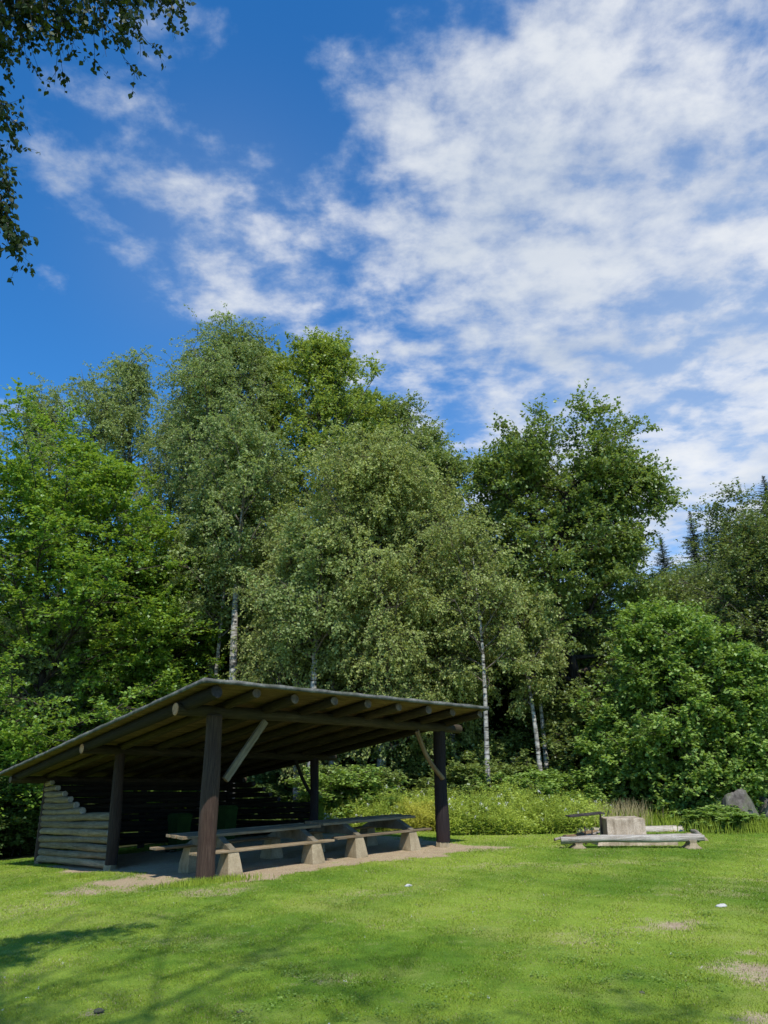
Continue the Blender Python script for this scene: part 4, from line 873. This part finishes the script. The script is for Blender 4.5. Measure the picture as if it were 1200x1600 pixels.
def herbs(name, label, px0, px1, Y0, Y1, hfun, n, mat, leaf=.075, seed=1, spike=.05, edge=.5, lw=.45):
    rg = np.random.default_rng(seed); px = rg.uniform(px0, px1, n); Yv = rg.uniform(Y0, Y1, n)
    Xv = (px - 600) / 1200 * Yv * 1.045 + .0; 
    Zv = gz(Xv, Yv); lumps = .8 + .25 * np.sin(Xv * 2.1 + seed) * np.sin(Yv * 1.7) + .15 * np.sin(Xv * 5 + Yv * 4)
    H = hfun(px) * lumps * rg.uniform(.6, 1.15, n) * (1 - edge * np.clip(1 - (Yv - Y0) / 1.0, 0, 1))
    st = np.stack([Xv, Yv, Zv - .02], 1); P = grow(rg, st, np.stack([rg.normal(0, .12, n), rg.normal(0, .12, n), np.ones(n)], 1), H, 6, -.01, .08)
    V, F = tubes(P, np.repeat(np.array([[.006, .005, .0045, .004, .003, .002]]), n, 0), 3)
    root = empty(name, (0, 0, 0)); tag(root, label, 'undergrowth', kind='stuff')
    mesh_np('stems', V, F, 4, LM[mat], root, {'tone': ('FACE', 'FLOAT', np.full(len(F), .5))})
    nl = 26; i = np.repeat(np.arange(n), nl); q = rg.random(len(i)) ** .7; C, T = sample(P, i, q); th = rg.uniform(0, 6.28, len(i))
    ax = unit(np.stack([np.cos(th), np.sin(th), rg.uniform(-.3, .7, len(i))], 1)); nr = unit(rg.normal(0, .35, C.shape) + (0, 0, 1)); L = leaf * rg.uniform(.6, 1.5, len(i)) * (1.3 - .6 * q)
    C = C + ax * .03
    tn = np.clip(.5 + .22 * np.sin(C[:, 0] * 3.1 + seed) + rg.normal(0, .22, len(i)), 0, 1)
    leaves_obj('leaves', leaf_quads(rg, C, ax, nr, L, L * lw), tn, LM[mat], root)
    # flower heads and seed spikes
    if spike <= 0: return root
    s = rg.choice(n, int(n * spike)); c = P[s, -1]; j = np.repeat(np.arange(len(s)), 14); cc = c[j] + rg.normal(0, .022, (len(j), 3)) + (0, 0, .02)
    leaves_obj('flowers', leaf_quads(rg, cc, unit(rg.normal(0, 1, cc.shape)), unit(rg.normal(0, 1, cc.shape)), np.full(len(j), .035), np.full(len(j), .03)), np.clip(rg.random(len(j)), 0, 1), LM['flower' if mat != 'yellow' else 'yellow'], root)
    return root
herbs('herb_thicket', 'sunlit yellow-green herb thicket between the far front post and the fire place', 676, 915, 22.6, 26.5, lambda p: np.interp(p, (676, 760, 830, 900, 915), (1.05, 1.25, 1.1, .7, .35)), 3600, 'herb', .085, 3, .025)
herbs('herb_thicket', 'green herbs and nettles behind the tables, seen under the roof', 478, 690, 24.4, 28, lambda p: np.interp(p, (478, 560, 690), (1.25, 1.1, 1.1)), 3200, 'herb', .085, 5, .03)
herbs('yellow_herbs', 'patch of bright yellow herbs behind the tables', 596, 664, 24.0, 25.5, lambda p: np.interp(p, (596, 632, 664), (.8, 1.35, .8)), 900, 'yellow', .07, 7, .10, lw=.3)
herbs('forest_undergrowth', 'dark ferns and herbs on the forest floor', -160, 480, 28.5, 34, lambda p: p * 0 + .7, 2600, 'wood', .14, 8, .0)
herbs('forest_undergrowth', 'shaded herbs under the trees behind the fire place', 880, 1330, 26.5, 32, lambda p: p * 0 + .65, 2400, 'wood', .14, 9, .0)
# dead leaves and twigs on the sand
q = 5200; u = rng.uniform(-1.6, 7, q); v = rng.uniform(-1.2, 6, q); pp = np.array([S(a, b, 0) for a, b in zip(u, v)]); kp = bare(pp[:, 0], pp[:, 1]) > .25; pp = pp[kp]; pp[:, 2] = gz(pp[:, 0], pp[:, 1]) - .012; q = len(pp)
a_ = rng.uniform(0, 6.28, q); ax = unit(np.stack([np.cos(a_), np.sin(a_), rng.normal(0, .15, q)], 1)); L = rng.uniform(.015, .05, q)
o = leaves_obj('dead_leaves', leaf_quads(rng, pp, ax, unit(rng.normal(0, .3, (q, 3)) + (0, 0, 1)), L, L * rng.uniform(.2, .7, q)), rng.random(q), LM['straw'], None); tag(o, 'dry leaf litter on the sandy floor', 'leaf litter', kind='stuff')
# small pale stones lying on the lawn
for i, (px, py, s, lab) in enumerate(((638, 1385, .07, 'small pale stone in the grass in front of the shelter'), (1128, 1417, .075, 'flat white stone in the grass on the right'), (1003, 1553, .03, 'tiny brown lump in the near grass left of the bare patch'), (155, 1581, .05, 'pale stone in the bare spot at the bottom left'), (375, 1583, .035, 'small grey stone in the near grass'))):
    x, y = gnd(px, py); boulder('stone', (x, y, float(gz(x, y)) + s * .15), (s, s * .8, s * .38), 20 + i, 'white_stone' if i in (0, 1) else 'stone', lab, 'stone', seg=12)

# ------------------------------------------------------------------ sky and sun
EL, AZ = math.radians(56), math.radians(167.3)
w = bpy.data.worlds.new('World'); SC.world = w; w.use_nodes = True; nt = w.node_tree; nt.nodes.clear(); n = N(nt)
out_ = nt.nodes.new('ShaderNodeOutputWorld')
sky = n('TexSky', sky_type='NISHITA', sun_disc=False, sun_elevation=EL, sun_rotation=AZ, altitude=100, air_density=1.0, dust_density=.25, ozone_density=2.6)
dirv = n.vmath('NORMALIZE', n('TexCoord').outputs['Generated']).outputs[0]
sx = n('SeparateXYZ', {0: dirv}); dz = n.math('ADD', n.math('MAXIMUM', sx.outputs[2], .0), .12)
# cloud sheet: direction projected on a high flat layer
pl = n('CombineXYZ', {0: n.math('DIVIDE', sx.outputs[0], dz), 1: n.math('DIVIDE', sx.outputs[1], dz), 2: 0.0}).outputs[0]
rotp = n('Mapping', {'Vector': pl, 'Rotation': (0, 0, .6), 'Scale': (1.0, 1.45, 1)}).outputs[0]
f1 = n.noise(rotp, 2.3, 7, .52, .15); f2 = n.noise(pl, 9.0, 7, .6, .1); f3 = n.noise(rotp, .9, 3, .5)
blobs = [(1120, 430, .33, 1.0), (900, 330, .2, .72), (690, 430, .20, .75), (440, 400, .15, .8), (290, 430, .13, .68), (140, 350, .10, .8), (1160, 700, .26, .95), (880, 560, .18, .62), (1010, 90, .2, .38), (900, 110, .09, .3), (640, 190, .09, .70), (540, 280, .09, .40), (310, 255, .06, .55), (1190, 250, .2, .5), (300, 110, .10, .32), (300, 20, .06, .4), (560, 120, .05, .34),
         (760, 110, .05, .2), (700, 240, .06, .5), (640, 580, .09, .35), (590, 610, .04, .5), (370, 490, .08, .35), (1300, 500, .3, .6), (1500, 300, .5, .6), (-300, 500, .25, .4)]
tot = None
for px, py, s, a in blobs:
    d = ray(px, py); d = d / np.linalg.norm(d)
    dist = n.vmath('DISTANCE', dirv, tuple(d)).outputs['Value']
    gsn = n.math('MULTIPLY', n.math('POWER', 2.718, n.math('MULTIPLY', n.math('MULTIPLY', dist, dist), -1 / (s * s))), a * .78)
    tot = gsn if tot is None else n.math('MAXIMUM', tot, gsn) if False else n.math('ADD', tot, gsn)
holes = [(700, 560, .05, .5), (740, 660, .05, .5), (560, 480, .035, .3), (955, 275, .03, .3), (870, 570, .03, .35), (1060, 640, .06, .5), (1120, 740, .06, .35), (950, 700, .05, .3), (1130, 270, .035, .35), (480, 250, .06, .4), (240, 560, .2, .5), (120, 200, .2, .35), (560, 50, .08, .4), (760, 60, .09, .3), (800, 200, .05, .25), (380, 180, .06, .2)]
for px, py, s, a in holes:
    d = ray(px, py); d = d / np.linalg.norm(d); dist = n.vmath('DISTANCE', dirv, tuple(d)).outputs['Value']
    tot = n.math('SUBTRACT', tot, n.math('MULTIPLY', n.math('POWER', 2.718, n.math('MULTIPLY', n.math('MULTIPLY', dist, dist), -1 / (s * s))), a))
# behind and beside the viewer: scattered cloud so the light stays natural
nz = n.math('ADD', n.math('ADD', n.math('MULTIPLY', f1, 1.0), n.math('MULTIPLY', f2, .66)), -.33)
den = n.math('ADD', n.math('SUBTRACT', nz, .5), n.math('SUBTRACT', n.math('MULTIPLY', n.math('MINIMUM', tot, 1.05), .24), .13))
cov = n.mapr(den, -.05, .31, 0, 1, True)
for px, py, s_, a in ((1180, 640, .26, .62), (1080, 400, .24, .34), (350, 400, .14, .16)):     # thin veil between the clumps
    d = ray(px, py); d = d / np.linalg.norm(d); dist = n.vmath('DISTANCE', dirv, tuple(d)).outputs['Value']
    veil = n.math('MULTIPLY', n.math('POWER', 2.718, n.math('MULTIPLY', n.math('MULTIPLY', dist, dist), -1 / (s_ * s_))), n.math('MULTIPLY', n.mapr(f3, .3, .7, .5, 1.2), a))
    cov = n.math('SUBTRACT', 1.0, n.math('MULTIPLY', n.math('SUBTRACT', 1.0, cov), n.math('SUBTRACT', 1.0, veil)))
cov = n.math('MULTIPLY', cov, .93)
shade = n.mapr(n.noise(rotp, 1.9, 5, .5), .35, .68)
inner = n.mapr(den, .05, .30)
ccol = n.mix(n.math('MULTIPLY', shade, .75), (6.3, 6.4, 6.5), (3.4, 3.95, 4.7))
ccol = n.mix(n.mapr(den, .0, .12), (3.8, 4.6, 5.7), ccol)
skc = n.mix(1., sky.outputs[0], (.95, 1.12, 1.30), 'MULTIPLY')
skc = n('HueSaturation', {'Saturation': 1.22, 'Value': 1.0, 'Color': skc}).outputs[0]
fin = n.mix(cov, skc, ccol)
bg = n('Background', {'Color': fin, 'Strength': .15}); nt.links.new(bg.outputs[0], out_.inputs[0])
w.cycles.sampling_method = 'MANUAL'; w.cycles.sample_map_resolution = 512
sun = bpy.data.lights.new('sun', 'SUN'); sun.energy = 5.0; sun.angle = math.radians(.53); sun.color = (1, .955, .88)
so = bpy.data.objects.new('sun', sun); COL.objects.link(so); sd = Vector((math.sin(AZ) * math.cos(EL), math.cos(AZ) * math.cos(EL), math.sin(EL)))
so.rotation_euler = sd.to_track_quat('Z', 'Y').to_euler(); so.location = (0, -5, 30)

SC.view_settings.view_transform = 'Standard'; SC.view_settings.look = 'None'; SC.view_settings.exposure = 0; SC.view_settings.gamma = 1
SC.render.engine = 'CYCLES'; cy = SC.cycles
cy.max_bounces = 8; cy.diffuse_bounces = 5; cy.glossy_bounces = 2; cy.transmission_bounces = 4; cy.transparent_max_bounces = 4
cy.sample_clamp_indirect = 6; cy.use_denoising = True; cy.use_adaptive_sampling = True; cy.adaptive_threshold = .02
SC.render.film_transparent = False
